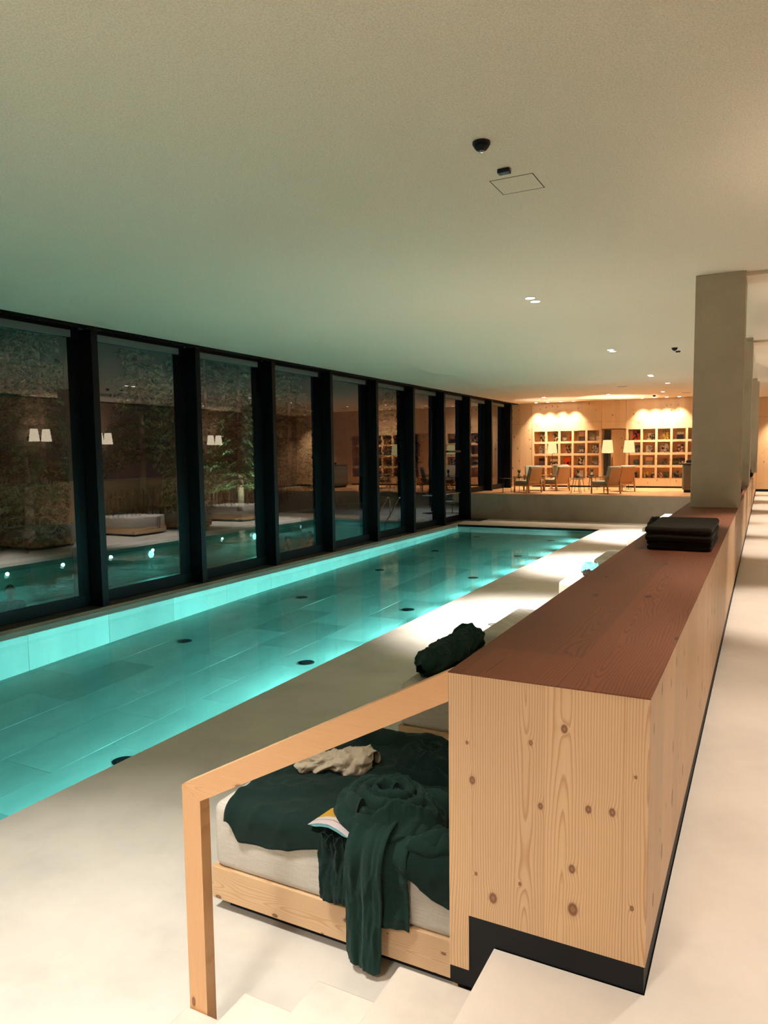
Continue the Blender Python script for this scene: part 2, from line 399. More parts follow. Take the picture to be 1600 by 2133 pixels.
# passage between the bookcases: reveals, open door leaf and the pale wall beyond
dr = empty('door_1', (0, 0, 0), label='open spruce door leaf between the two bookcases', kind='structure')
obj('reveal', B(-6.06, -6.03, YF, YF+0.6, ZP, 2.49), M_SIDE, dr)
obj('reveal', B(-5.06, -5.03, YF, YF+0.6, ZP, 2.49), M_SIDE, dr)
obj('head', B(-6.03, -5.06, YF, YF+0.6, 2.49, 2.52), M_RAILX, dr)
lf = obj('door_leaf', B(-5.70, -5.065, YF+0.30, YF+0.345, ZP+0.01, 2.485), M_WALLX, dr)
obj('door_handle', cyl(NB(), (-5.64, YF+0.27, 0.95), (-5.64, YF+0.27, 1.35), 0.014), M_BLACKM, lf)
obj('wall_passage', B(-6.9, -4.2, YF+1.7, YF+1.75, 0, ZC), plain('white_paint', lin(225, 225, 220), 0.8),
    label='white passage wall glimpsed past the library door', kind='structure')
obj('floor_passage', B(-6.9, -4.2, YF, YF+1.7, ZP-0.05, ZP), M_OAKF, label='oak floor of the passage behind the door', kind='structure')

# --- pool basin: sloping floor of large tiles, tiled walls, water
PROF = [(PYN, -1.74), (5.2, -1.51), (8.6, -1.369), (12.0, -1.264), (15.4, -1.205), (18.8, -1.153), (22.1, -1.114), (PYF, -1.10)]
def pz(y):
    for (a, za), (b, zb) in zip(PROF, PROF[1:]):
        if y <= b: return za+(zb-za)*(y-a)/(b-a)
    return PROF[-1][1]
pool = empty('pool_basin', (0, 0, 0), label='long tiled swimming pool basin with sloping floor', kind='structure')
bm = NB(); prism(bm, [(y_, z_-0.006) for y_, z_ in PROF]+[(PYF, -1.95), (PYN, -1.95)], 0, PXL, PXR); obj('basin_floor', bm, M_GROUT, pool)
TW, TL = 0.745, 1.46; j0 = -7.70
ks = range(-4, 8)
for k in ks:
    x0 = max(PXL, j0+TW*k); x1 = min(PXR, j0+TW*(k+1))
    if x1-x0 < 0.02: continue
    y = PYN - (0.73 if k % 2 else 0.0) + 0.12 - TL
    while y < PYF:
        a = max(PYN, y)+0.0025; b = min(PYF, y+TL)-0.0025
        if b-a > 0.05 and b > 0.5:
            bm = NB(); zs = [(a, pz(a)), (b, pz(b))]
            prism(bm, [(a, pz(a)-0.03), (b, pz(b)-0.03), (b, pz(b)), (a, pz(a))], 0, x0+0.0025, x1-0.0025)
            obj('tile', bm, M_TILE, pool)
        y += TL
# walls of the basin
obj('basin_wall', B(PXL-0.15, PXL-0.02, PYN, PYF, -1.95, D-0.302), M_GROUT, pool)
obj('basin_wall', B(PXR+0.001, PXR+0.15, PYN, PYF, -1.95, D-0.302), M_GROUT, pool)
obj('basin_wall', B(PXL, PXR, PYF+0.001, PYF+0.15, -1.95, D-0.302), M_TILEW, pool)
obj('basin_wall', B(PXL, PXR, PYN-0.15, PYN-0.001, -1.95, D-0.302), M_TILEW, pool)
y = PYN
while y < PYF-0.05:
    b = min(PYF, y+TL)
    for X, s_ in ((PXL, 1), (PXR, -1)):
        bm = NB(); zt = D-0.075
        if s_ > 0: box(bm, X-0.019, X+0.006, y+0.003, b-0.003, pz(y)-0.03, zt)
        else: box(bm, X-0.006, X-0.0005, y+0.003, b-0.003, pz(y)-0.03, zt)
        obj('wall_tile', bm, M_TILEW, pool)
    y += TL
M_COPE = microcement('coping', lin(150, 148, 136))
obj('coping', B(PXL-0.02, PXL+0.012, PYN, PYF, D-0.075, D+0.001), M_COPE, pool)
obj('coping', B(PXL, PXR, PYF-0.03, PYF+0.0, D-0.075, D-0.004), M_BLACK, pool)
bm = NB(); grid(bm, 1, 1, lambda u, v: (PXL+0.001+(PXR-PXL-0.002)*u, PYN+(PYF-PYN)*v, ZW))
o = obj('pool_water', bm, M_WATER)
tag(o, 'still turquoise water filling the indoor pool', 'water', kind='stuff')
# floor inlets
me_in = None
def inlet(x, y, group, label):
    global me_in
    t_ = empty('floor_inlet', (x, y, pz(y)), label=label, cat='inlet', group=group)
    bm = lathe(NB(), [(0.0, 0.012), (0.085, 0.012), (0.1, 0.006), (0.105, 0.0)], 24); obj('cover', bm, M_BLACK, t_)
    obj('rim', lathe(NB(), [(0.103, -0.001), (0.115, -0.001), (0.115, 0.006), (0.103, 0.006), (0.103, -0.001)], 24), M_BLACKM, t_)
ORD = ['first', 'second', 'third', 'fourth', 'fifth', 'sixth', 'seventh', 'eighth', 'ninth', 'tenth', 'eleventh', 'twelfth', 'thirteenth', 'fourteenth', 'fifteenth', 'sixteenth']
ords = ['nearest the steps', 'second', 'third', 'fourth', 'fifth', 'farthest']
for i in range(6): inlet(-5.75, 5.19+3.39*i, 'inlets along the deck side of the pool', 'black round inlet on the pool floor, deck side row, '+(ords[i] if i in (0, 5) else ords[i]+' from the near end'))
for i in range(5): inlet(-8.2, 8.75+3.37*i, 'inlets along the window side of the pool', 'black round inlet on the pool floor, window side row, '+['nearest', 'second', 'third', 'fourth', 'farthest'][i])
# underwater lamps on the deck-side wall; every second one added to even the light
def pool_light(y, i):
    t_ = empty('pool_light', (PXR-0.006, y, -1.03), label='%s round underwater lamp from the near end, every second one added, deck side pool wall' % ORD[i], cat='pool light', group='underwater lamps along the deck side')
    q = Matrix.Rotation(-PI/2, 4, 'Y')
    bm = lathe(NB(), [(0.0, 0.012), (0.055, 0.010), (0.06, 0.0)], 20); bm.transform(q); obj('lens', bm, M_PL, t_)
    bm = lathe(NB(), [(0.06, 0.0), (0.08, 0.0), (0.078, 0.012), (0.062, 0.013), (0.06, 0.0)], 20); bm.transform(q); obj('bezel', bm, M_STEEL, t_)
    lamp('pool_lamp', 'SPOT', (PXR-0.04, y, -0.99), P_POOL*(0.55 if y < 7 else 1.0), (0.58, 1.0, 1.0), (-1, 0, -0.20), size=0.035, angle=108, blend=1.0)
for i in range(16): pool_light(0.2+1.475*i, i)

# --- window wall: fins, glass bays, head track
MY = [8.45+2.4*i for i in range(-5, 10)]           # far edge of each fin's front face
n = 0
M_TRACK = plain('perforated_track', lin(24, 26, 26), 0.5, 0.3)
for a, b in zip(MY[:-1], MY[1:]):
    n += 1
    b = min(b, YF)
    zb = D if b < YPL+0.5 else ZP
    w_ = empty('window_%d' % n, (XG, a, zb), label='tall night-black glass bay number %d along the pool' % n, kind='structure')
    def wp(name, x0, x1, y0, y1, z0, z1, mat, **k):
        return obj(name, B(x0-XG, x1-XG, y0-a, y1-a, z0-zb, z1-zb, **k), mat, w_)
    wp('mullion', -9.89, XM, b-0.13, b, zb, ZC-0.06, M_MULL, bev=0.006)
    wp('pane', XG-0.006, XG+0.006, a+0.02, b-0.15, zb+0.10, 3.56, M_GLASS)
    wp('bottom_rail', XG-0.05, XG+0.02, a, b-0.13, zb, zb+0.20, M_MULL)
    wp('sill', XG+0.02, XG+0.30 if zb == D else XG+0.06, a, b-0.13, zb, zb+0.006, M_SILL)
    wp('blind_cassette', XG+0.015, XG+0.07, a+0.0, b-0.33, 3.495, 3.60, M_CASS)
    wp('top_rail', XG-0.05, XG+0.012, a, b-0.13, 3.49, ZC+0.1, M_MULL)
    wp('gasket', XG-0.03, XG-0.007, b-0.42, b-0.13, zb+0.2, 3.5, M_MULL)
tr = empty('trim_1', (0, 0, 0), label='black perforated track along the window head', kind='structure')
obj('track', B(-9.9, -9.592, -4, YF, ZC-0.02, ZC+0.05), M_TRACK, tr)
obj('track_lip', B(-9.604, -9.588, -4, YF, ZC-0.035, ZC+0.01), M_MULL, tr)
bm = NB(); yy = 4.0
while yy < 24:
    box(bm, -9.72, -9.68, yy, yy+0.045, ZC-0.024, ZC-0.0195); box(bm, -9.655, -9.615, yy+0.045, yy+0.09, ZC-0.024, ZC-0.0195); yy += 0.11
so = obj('vent_slots', bm, plain('track_slot', lin(66, 68, 66), 0.4, 0.5), tr, kind='stuff')
# glass door hardware in the bay beside the platform
dd = empty('door_2', (XG+0.03, 22.98, D), label='glass garden door beside the library platform', kind='structure')
obj('push_bar', cyl(NB(), (0.06, 0.1, 1.02), (0.06, 1.7, 1.02), 0.016), M_STEEL, dd)
obj('closer_arm', B(0.0, 0.07, 0.6, 1.75, 2.46, 2.53, bev=0.01), M_BLACKM, dd)

# --- pillars on the counter
def pillar(y, x0=-0.801, x1=-0.253, lab=''):
    obj('pillar', B(x0, x1, y, y+0.56, CT+0.001, ZC, bev=0.006), M_COL, label=lab, kind='structure')
pillar(PY1, lab='large square plaster pillar standing on the counter')
pillar(P2, lab='second plaster pillar along the counter')
pillar(P3, x1=-0.20, lab='farthest plaster pillar at the counter end')

# ================================================================== COUNTER AND HANDRAIL
YE = 24.4
ct = empty('divider_counter', ((XL+XR)/2, Y0, 0), label='long chest-high spruce counter with brown oak top', cat='counter')
def cpart(name, bm, mat, **k):
    bm.transform(Matrix.Translation((-(XL+XR)/2, -Y0, 0))); return obj(name, bm, mat, ct, **k)
M_END2 = wood('spruce_end_panel', 'X', 'Z', SPL, SPD, bw=0.235, freq=120, knots=0.62, kx=6.5, kw=4.6, off=0.31+0.155, lines=0.75)
bm = NB(); prism(bm, [(XL, -0.104), (XL, CT-0.004), (XR, CT-0.004), (XR, 0.087), (-0.818, 0.087), (-0.818, -0.104)], 1, Y0, Y0+0.022); cpart('end_panel', bm, M_END2)
bm = NB(); prism(bm, [(XL, -0.166), (XL, -0.106), (-0.820, -0.106), (-0.820, 0.085), (XR-0.004, 0.085), (XR-0.004, 0.001), (-0.727, 0.001), (-0.727, -0.166)], 1, Y0+0.004, Y0+0.022); cpart('plinth', bm, M_BLACK)
cpart('plinth', B(XR-0.022, XR-0.004, Y0+0.022, YE, 0.001, 0.085), M_BLACK)
y = Y0+0.022; i = 0
while y < YE-0.05:
    b = min(y+2.45, YE); cpart('side_panel', B(XR-0.02, XR, y+0.0012, b-0.0012, 0.087, CT-0.004), M_SIDE); 
    cpart('pool_side_panel', B(XL, XL+0.02, y+0.0012, b-0.0012, D+0.001, CT-0.004), M_SIDE); y = b
cpart('worktop', B(XL-0.001, XR+0.001, Y0-0.001, YE, CT-0.004, CT), M_TOP)
cpart('core', B(XL+0.021, XR-0.023, Y0+0.023, YE-0.002, -0.16, CT-0.005), M_DARKGAP)
# worktop seam
hr = empty('handrail', (-2.0, Y0, D), label='sloping larch handrail on a square post beside the steps', cat='handrail')
xa, za, xb, zb = XL-0.001, CT, -2.049, 0.281; th = 0.10
sl = (za-zb)/(xa-xb); xi = -1.957; zi = za-th+(xi-xa)*sl
T = Matrix.Translation((2.0, -Y0, -D))
bm = NB(); prism(bm, [(xa, za), (xb, zb), (xi, zi), (xa, za-th)], 1, Y0+0.001, Y0+0.056); bm.transform(T); obj('rail', bm, M_HAND, hr)
bm = NB(); prism(bm, [(xb, zb-0.001), (xb, D+0.001), (xi, D+0.001), (xi, zi-0.001)], 1, Y0+0.001, Y0+0.056); bm.transform(T); obj('post', bm, M_POST, hr)

# ================================================================== DAYBEDS
BX0, BX1, BW = -2.585, XL-0.004, 1.33
ZM = -0.245
def make_bed():
    r = empty('daybed', ((BX0+BX1)/2, 0, D)); ox = (BX0+BX1)/2; L2 = (BX1-BX0)/2
    zt = -0.60-D; zb = -0.78-D
    obj('front_rail', B(-L2, L2, 0, 0.03, zb, zt, bev=0.004), M_RAILX, r)
    obj('back_rail', B(-L2, L2, BW-0.03, BW, zb, zt, bev=0.004), M_RAILX, r)
    obj('side_rail', B(-L2, -L2+0.03, 0.0305, BW-0.0305, zb, zt, bev=0.004), M_RAILY, r)
    obj('slat_base', B(-L2+0.031, L2-0.01, 0.031, BW-0.031, zt-0.04, zt-0.012), M_DARKGAP, r)
    obj('base', B(-L2+0.07, L2-0.02, 0.06, BW-0.06, 0.001, zt-0.041), M_DARKGAP, r)  # near-black base close behind the rails stands in for the shadow under the bed
    bm = B(-L2+0.008, L2-0.005, 0.008, BW-0.008, zt-0.011, ZM-D, bev=0.05, seg=4)
    obj('mattress', bm, M_FAB, r, smooth=True)
    return r
bed0 = make_bed(); bed_ys = [2.9, 5.17, 7.04, 10.33, 12.75, 16.2, 18.4, 21.4]
bed_lab = ['linen daybed nearest the steps, strewn with green towels', 'second linen daybed with a dark green towel heap at its pool edge',
           'bare linen daybed just before the large pillar', 'linen daybed with teal towels just past the large pillar', 'bare white daybed second past the large pillar',
           'daybed in the gap beyond the second pillar', 'daybed with a dark towel, second beyond the second pillar', 'daybed farthest from the steps']
for i, y in enumerate(bed_ys):
    b_ = bed0 if i == 0 else copy_tree(bed0)
    b_.location = ((BX0+BX1)/2, y, D); tag(b_, bed_lab[i], 'daybed', 'daybeds in a row along the counter')

# --- towels on the nearest bed
YFb = 2.9+0.008; RR = 0.05
def path(t, yb, h):
    """point on the mattress section, t metres from the back line yb towards and over the front edge"""
    L = yb-(YFb+RR)
    if t < L: return yb-t, ZM+h
    a = (t-L)/RR
    if a < PI/2: return YFb+RR-(RR+h)*math.sin(a), ZM-RR+(RR+h)*math.cos(a)
    return YFb-h, ZM-RR-(t-L-RR*PI/2)
def spread(u, v):
    yb = 4.17
    x = -2.47+(u)*(2.47-0.95)
    hang = 0.10*sm((-1.75-x)/0.5)+0.02 + 0.12*sm((x+1.45)/0.2) + 0.01*nz(x*9, 3)
    if x < -2.38: hang -= 0.10*sm((-2.38-x)/0.08)
    T_ = yb-(YFb+RR)+RR*PI/2+hang
    t = v*T_
    x += 0.03*nz(t*2.1, 7)*(1-u)
    h = 0.008+0.012*abs(nz(x*3.1+t*1.7, t*2.2, 1.5))+0.010*max(0, nz(x*6-t*3, t*2.5, 4))
    h += 0.045*(ridged(x*1.7+0.5*nz(t*2, 5), t*1.9, 2.2)**2)+0.012*(ridged(x*5+t*2, t*4-x, 7.7, 2)**2)
    cr = abs(math.sin(3.2*(x*0.8+t*0.9)+1.2*nz(x*1.5, t*1.5))); h += 0.014*max(0, 1-cr*5)
    h += 0.016*sm(1-u/0.05)
    y, z = path(t, yb, h)
    return (x, y, z)
o = obj('spread_towel', grid(NB(), 110, 110, spread), M_GREEN2, smooth=True, label='large green bath towel spread flat over the near daybed', cat='towel', group=None)
solid(o, 0.006, 1.0)
def bundle_fn(cx, cy, rx, ry, hh, turns, seed, z0=ZM+0.02, fold=0.03, dip=0.05, wr=0.06):
    def f(u, v):
        th = 2*PI*u; r = v
        rad = 1+0.16*nz(math.cos(th)*1.4, math.sin(th)*1.4, seed)
        h = hh*(1-r**2.6)**0.55 if r < 1 else 0
        sp = th*1.0+turns*2*PI*(r**0.85)+1.1*nz(r*3*math.cos(th), r*3*math.sin(th), seed+2)
        h += fold*(abs(math.sin(sp/2))**0.6-0.6)*sm(r*4)*sm((1-r)*6)*1.6
        h -= dip*sm((0.30-r)/0.3)
        px, py = rx*r*math.cos(th), ry*r*math.sin(th)
        h += 0.03*nz(r*4*math.cos(th)+seed, r*4*math.sin(th), 5)*sm((1-r)*5)
        h += wr*(ridged(px*6+nz(py*5, seed)*0.8, py*6+seed, seed*1.3)-0.35)*sm((1-r)*5)
        return (cx+rx*rad*r*math.cos(th), cy+ry*rad*r*math.sin(th), z0+max(h, -0.004))
    return f
def blob(name, mat, fn, nu=220, nv=90, **k):
    bm = grid(NB(), nu, nv, fn); bmesh.ops.remove_doubles(bm, verts=bm.verts[:], dist=1e-5); bmesh.ops.recalc_face_normals(bm, faces=bm.faces[:])
    return obj(name, bm, mat, smooth=True, **k)
robe = empty('towel_bundle', (-1.58, 3.1, ZM), label='crumpled green towel bundle with a tail hanging over the bed front', cat='towel')
def addto(par, name, bm, mat, smooth=True):
    bm.transform(Matrix.Translation(-par.location)); return obj(name, bm, mat, par, smooth=smooth)
def ring(cx, cy, cz, rx, ry, rad, a0, a1, rise=0.0, n=60, wob=0.02, seed=0):
    """a loosely rolled fold: a fat irregular tube along an elliptic arc"""
    pts = []; rs = []
    for i in range(n+1):
        t = i/n; a = a0+(a1-a0)*t
        k = 1+wob*4*nz(math.cos(a)*1.3, math.sin(a)*1.3, seed)
        pts.append((cx+rx*k*math.cos(a), cy+ry*k*math.sin(a), cz+rise*t+wob*nz(t*5, seed, 2)))
        rs.append(rad*(0.75+0.35*nz(t*4, seed, 9)+0.2)*min(1, 0.35+5*t, 0.35+5*(1-t)))
    bm = tube(NB(), pts, rs, 22)
    for v in bm.verts:
        k = 0.035*(ridged(v.co.x*8+seed, v.co.y*8, v.co.z*8)-0.4); v.co.z += k; v.co.y -= 0.6*k
    return bm
bm = grid(NB(), 240, 90, bundle_fn(-1.60, 3.13, 0.30, 0.21, 0.13, 1.0, 3, fold=0.02, dip=0.0)); bmesh.ops.remove_doubles(bm, verts=bm.verts[:], dist=1e-5)
addto(robe, 'body', bm, M_GREEN)
def swirl():
    bm = NB(); n = 260; m = 16; rings = []
    for i in range(n+1):
        t = i/n; a = 0.6+t*2*PI*2.6; R = 0.035+0.145*t**0.9
        cz = ZM+0.155-0.055*t+0.012*nz(a*1.3, 4); 
        c = Vector((-1.62+R*1.15*math.cos(a)*(1+0.12*nz(math.cos(a), math.sin(a), 8)), 3.14+R*0.95*math.sin(a), cz))
        tang = Vector((-math.sin(a)*1.15, math.cos(a)*0.95, 0)).normalized(); out = Vector((math.cos(a), math.sin(a), 0))
        w = 0.022+0.012*t+0.006*nz(t*14, 2); hgt = 0.050+0.02*t+0.012*nz(t*9, 6)
        rings.append([bm.verts.new(c+out*w*math.cos(2*PI*k/m)+Vector((0, 0, 1))*hgt*math.sin(2*PI*k/m)) for k in range(m)])
    for A, Bv in zip(rings, rings[1:]):
        for k in range(m): bm.faces.new((A[k], A[(k+1) % m], Bv[(k+1) % m], Bv[k]))
    bm.faces.new(rings[0]); bm.faces.new(rings[-1][::-1])
    for v in bm.verts:
        k = 0.022*(ridged(v.co.x*9, v.co.y*9, v.co.z*7)-0.4); v.co.z += k*1.2; v.co.x += 0.5*k
    return bm
addto(robe, 'rolled_fold', swirl(), M_GREEN)
for args in ((-1.60, 3.13, ZM+0.05, 0.265, 0.20, 0.055, 2.5, 5.3, 0.0, 60, 0.03, 11), (-1.48, 3.12, ZM+0.05, 0.26, 0.20, 0.05, -1.2, 1.9, 0.02, 60, 0.03, 15),
             (-1.36, 3.06, ZM+0.035, 0.15, 0.12, 0.045, 3.3, 6.6, 0.01, 50, 0.04, 19), (-1.78, 3.26, ZM+0.06, 0.08, 0.10, 0.035, 0.2, 3.2, 0.03, 40, 0.04, 23),
             (-1.25, 3.03, ZM+0.03, 0.16, 0.06, 0.04, 1.8, 5.2, 0.01, 40, 0.05, 27)):
    addto(robe, 'fold', ring(*args), M_GREEN)
def tail(x0, x1, zend, seed, amp, yb=3.06, top_out=0.0, taper=0.0, front=0.012, skew=0.0):
    def f(u, v):
        T_ = yb-(YFb+RR)+RR*PI/2+(ZM-RR-zend)
        zj = 0.02*nz(u*3, seed)+skew*(u-0.5)
        t = v*(T_+zj)
        xm = (x0+x1)/2; hw = (x1-x0)/2*(1-taper*v)
        x = xm+(u*2-1)*hw+0.018*nz(v*3, seed+4)+0.03*(1-v)*nz(u*2, seed+1)
        ph = u*3.2+1.4*nz(u*2.2, v*1.1, seed)
        h = front+amp*(0.5+0.5*math.sin(ph*2.0+seed))*sm(v*2.2)+0.010*nz(u*9, v*4, seed+7)+top_out*(1-v)**2
        h += 0.022*ridged(u*1.6+seed, v*2.2, seed)*sm(v*2)
        h += 0.03*sm((v-0.45)*2)*(0.3+0.7*u*(1-u)*4)
        y, z = path(t, yb, max(0.006, h)); return (x, y, z)
    return f
o = addto(robe, 'tail', grid(NB(), 60, 110, tail(-1.715, -1.40, -0.60, 5, 0.03, top_out=0.05, skew=0.02)), M_GREEN); solid(o, 0.008)
o = addto(robe, 'tail', grid(NB(), 50, 120, tail(-1.705, -1.50, -0.80, 9, 0.03, top_out=0.06, front=0.05, taper=0.12)), M_GREEN); solid(o, 0.01)
o = addto(robe, 'tail', grid(NB(), 34, 80, tail(-1.885, -1.70, -0.56, 2, 0.012, yb=2.99, top_out=0.01, front=0.014, taper=0.12)), M_GREEN2); solid(o, 0.007)
# small scrunched hem curl by the book
hem = addto(robe, 'hem', grid(NB(), 50, 6, lambda u, v: (-1.86+0.13*u, 2.885+0.02*math.sin(u*16)*(1-0.4*u)-0.02*v, ZM-0.035+0.035*v+0.018*math.sin(u*16+1.2))), M_GREEN2); solid(hem, 0.005)
# dark crumpled towel at the head end and the ridge towel at the back
o = blob('crumpled_towel', M_GREEN2, bundle_fn(-1.60, 3.74, 0.27, 0.20, 0.13, 1.5, 31, fold=0.04, dip=0.03), label='dark green crumpled towel heaped at the back of the near daybed', cat='towel')
def ridge(u, v):
    x = -2.30+0.62*u; w = 0.10*(1-0.5*abs(u-0.5)); a = PI*v
    k = 1+0.35*nz(u*6, v*2, 3)
    return (x+0.02*nz(v*3, u*3), 3.93+0.16*u+w*math.cos(a)*k, ZM+0.012+0.075*math.sin(a)*k*sm(u*6)*sm((1-u)*6)+0.012*abs(nz(u*9, v*5)))
obj('folded_towel', grid(NB(), 60, 24, ridge), M_GREEN2, smooth=True, label='dark green towel ridge along the far edge of the near daybed', cat='towel')
# beige cloth roll
cl = empty('beige_cloth', (-2.15, 3.5, ZM+0.02), label='scrunched beige cloth lying on the spread green towel', cat='cloth')
def clothroll(u, v):
    x = -2.36+0.40*u; yc = 3.40+0.20*u; a = 2*PI*v
    r = (0.048+0.022*sm((u-0.45)*5))*(1+0.25*nz(u*7, math.cos(a)*1.2, math.sin(a)*1.2))*min(1, 0.5+u*6, 0.5+(1-u)*6)
    fold = 0.012*abs(math.sin(a*2.5+u*16+2*nz(u*5, v*3)))+0.035*(ridged(u*3.2+v*1.2, math.cos(a)*0.9, math.sin(a)*0.9)-0.4)
    return (x-(r)*0.5*math.cos(a), yc+(r+fold)*1.25*math.cos(a), ZM+0.07+(r+fold)*0.9*math.sin(a))
bm = grid(NB(), 130, 70, clothroll); bmesh.ops.remove_doubles(bm, verts=bm.verts[:], dist=1e-5); addto(cl, 'roll', bm, M_BEIGE)
def flap(u, v):
    a = -0.6+2.6*u; r = 0.085
    return (-2.01+0.05*v+0.01*nz(u*4, v), 3.575+r*1.15*math.cos(a)+0.01*nz(u*5, 2), ZM+0.07+r*0.85*math.sin(a)*(1-0.25*v))
o = addto(cl, 'cuff', grid(NB(), 30, 12, flap), M_BEIGE); solid(o, 0.006)
# open book, face down like a little tent
bk = empty('open_book', (-1.815, 2.975, ZM+0.024), rz=math.radians(84), label='open paperback with orange and white cover lying face down', cat='book')
def cover_mat():
    t = NT('paperback_cover'); s = t.sep(t.coord()); v = s[0]
    k = t.ramp(t.math('ADD', t.math('MULTIPLY', v, 5.0), 0.5), [(0.0, lin(226, 214, 214)), (0.22, lin(226, 214, 214)), (0.24, lin(176, 60, 70)), (0.27, lin(224, 214, 204)), (0.40, lin(224, 214, 204)), (0.42, lin(214, 160, 50)), (1.0, lin(226, 172, 60))])
    t.base(k); t.set(Roughness=0.35); return t.m
M_COVER = cover_mat(); M_PAGE = plain('cyan_page_edge', lin(120, 196, 210), 0.6, var=0.05, scale=200)
def arch(s_):
    pts = []
    for i in range(9):
        t = i/8; pts.append((s_*0.125*t, 0.035*(1-t)**1.6+0.012*math.sin(PI*t)))
    return pts
for s_ in (1, -1):
    bm = NB(); top = arch(s_); bot = [(x, max(0.0, z-0.016)) for x, z in top]
    prism(bm, [(x, z) for x, z in top]+[(x, z) for x, z in bot[::-1]], 0, -0.095, 0.095); pg = obj('pages', bm, M_PAGE, bk)
    bm = NB(); prism(bm, [(x*1.02, z+0.0015) for x, z in top]+[(x*1.02, z+0.0002) for x, z in top[::-1]], 0, -0.097, 0.097); obj('cover', bm, M_COVER, bk)
# --- dark green towel heap on the second bed
hp = empty('towel_heap', (-2.42, 6.0, ZM), label='long dark green towel heap along the edge of the second daybed', cat='towel')
def heap(u, v):
    y = 5.27+1.40*u; a = 2*PI*v; e = min(1, 0.25+4*u, 0.25+4*(1-u))
    rr = 0.115*e*(1+0.35*nz(u*3.3, 1.7)+0.12*math.sin(u*19+2.5*nz(u*4, 8)))
    k = rr*(1+0.5*(ridged(u*8.0+0.9*math.cos(a+1.0), math.cos(a)*0.45, math.sin(a)*0.45+3, 2)-0.35)+0.12*(ridged(u*14, math.cos(a)*1.2, math.sin(a)*1.2, 2)-0.4))
    return (-2.43+0.05*nz(u*2.5, 5)+k*1.15*math.cos(a), y+0.05*nz(u*6, v*4, 2), ZM+0.10+k*math.sin(a))
bm = grid(NB(), 220, 90, heap); bmesh.ops.remove_doubles(bm, verts=bm.verts[:], dist=1e-5); addto(hp, 'rumpled_towel', bm, M_GREEN)
o = addto(hp, 'loose_flap', grid(NB(), 60, 30, lambda u, v: (-2.50+0.34*v+0.03*nz(u*4, v*3), 5.45+0.95*u, ZM+0.014+0.035*ridged(u*3, v*1.5, 4))), M_GREEN2); solid(o, 0.006)
# --- teal towels, dark towels on the far beds
blob('teal_towel', M_TEALT, bundle_fn(-2.33, 11.35, 0.14, 0.22, 0.09, 1.5, 61, fold=0.03), 80, 30, label='pale teal towel crumpled on the daybed past the large pillar', cat='towel')
blob('dark_towel', M_DKTOW, bundle_fn(-2.30, 11.0, 0.08, 0.10, 0.06, 1.5, 65, fold=0.02), 60, 24, label='small dark cloth beside the pale teal towel', cat='towel')
blob('dark_towel', M_DKTOW, bundle_fn(-2.3, 18.9, 0.2, 0.4, 0.17, 1.8, 71, fold=0.05), 80, 30, label='charcoal towel heaped on a far daybed beyond the second pillar', cat='towel')
# floor drains on the deck
for y_, lab in ((9.79, 'small round deck drain beside the third daybed'), (15.93, 'small round deck drain in the gap before the far daybeds')):
    t_ = empty('deck_drain', (-3.34, y_, D), label=lab, cat='drain', group='round drains in the deck')
    obj('grate', lathe(NB(), [(0, 0.004), (0.075, 0.004), (0.085, 0.0)], 24), plain('drain_steel', lin(150, 146, 138), 0.4, 0.6), t_)
    obj('rim', lathe(NB(), [(0.085, 0), (0.095, 0), (0.095, 0.005), (0.085, 0.005), (0.085, 0)], 24), M_STEEL, t_)

# --- folded blankets on the counter
def folded(name, x0, x1, y0, y1, z0, z1, layers, lab):
    r = empty(name, ((x0+x1)/2, (y0+y1)/2, z0), label=lab, cat='blanket', group='charcoal blankets folded on the counter')
    hx, hy, H_ = (x1-x0)/2, (y1-y0)/2, z1-z0; lh = H_/layers
    for i in range(layers):
        dx = 0.008*nz(i*3.1, y0); bm = B(-hx+dx, hx+dx, -hy+0.01*nz(i, 2), hy, i*lh+0.001, (i+1)*lh+0.002, bev=lh*0.46, seg=4)
        bmesh.ops.subdivide_edges(bm, edges=[e for e in bm.edges if e.calc_length() > 0.2], cuts=8, use_grid_fill=True)
        for v in bm.verts: v.co.z += 0.006*nz(v.co.x*6+i, v.co.y*6)*1.0; v.co.y += 0.006*nz(v.co.x*7, i)
        obj('fold', bm, M_DKTOW, r, smooth=True)
    return r
folded('folded_blanket', -0.735, -0.31, 5.46, 6.25, CT+0.001, CT+0.062, 2, 'lower of the two folded charcoal blankets on the counter')
folded('folded_blanket', -0.745, -0.305, 5.42, 6.30, CT+0.066, CT+0.165, 2, 'upper folded charcoal blanket with rounded fold on the counter')
# rolled dark towels farther along the counter
def rolls(y, x, lab):
    r = empty('rolled_towels', (x, y, CT+0.001), label=lab, cat='towel roll', group='dark rolled towels on the counter')
    for dx, dz in ((0, 0.055), (0.11, 0.055), (0.055, 0.15)):
        bm = NB(); tube(bm, [(dx, -0.17, dz), (dx, -0.165, dz), (dx, 0.165, dz), (dx, 0.17, dz)], [0.04, 0.054, 0.054, 0.04], 16); obj('roll', bm, M_DKTOW, r, smooth=True)
rolls(13.0, -0.46, 'dark rolled towels on the counter between first and second pillars')
rolls(21.1, -0.42, 'dark rolled towels on the counter between second and last pillars')

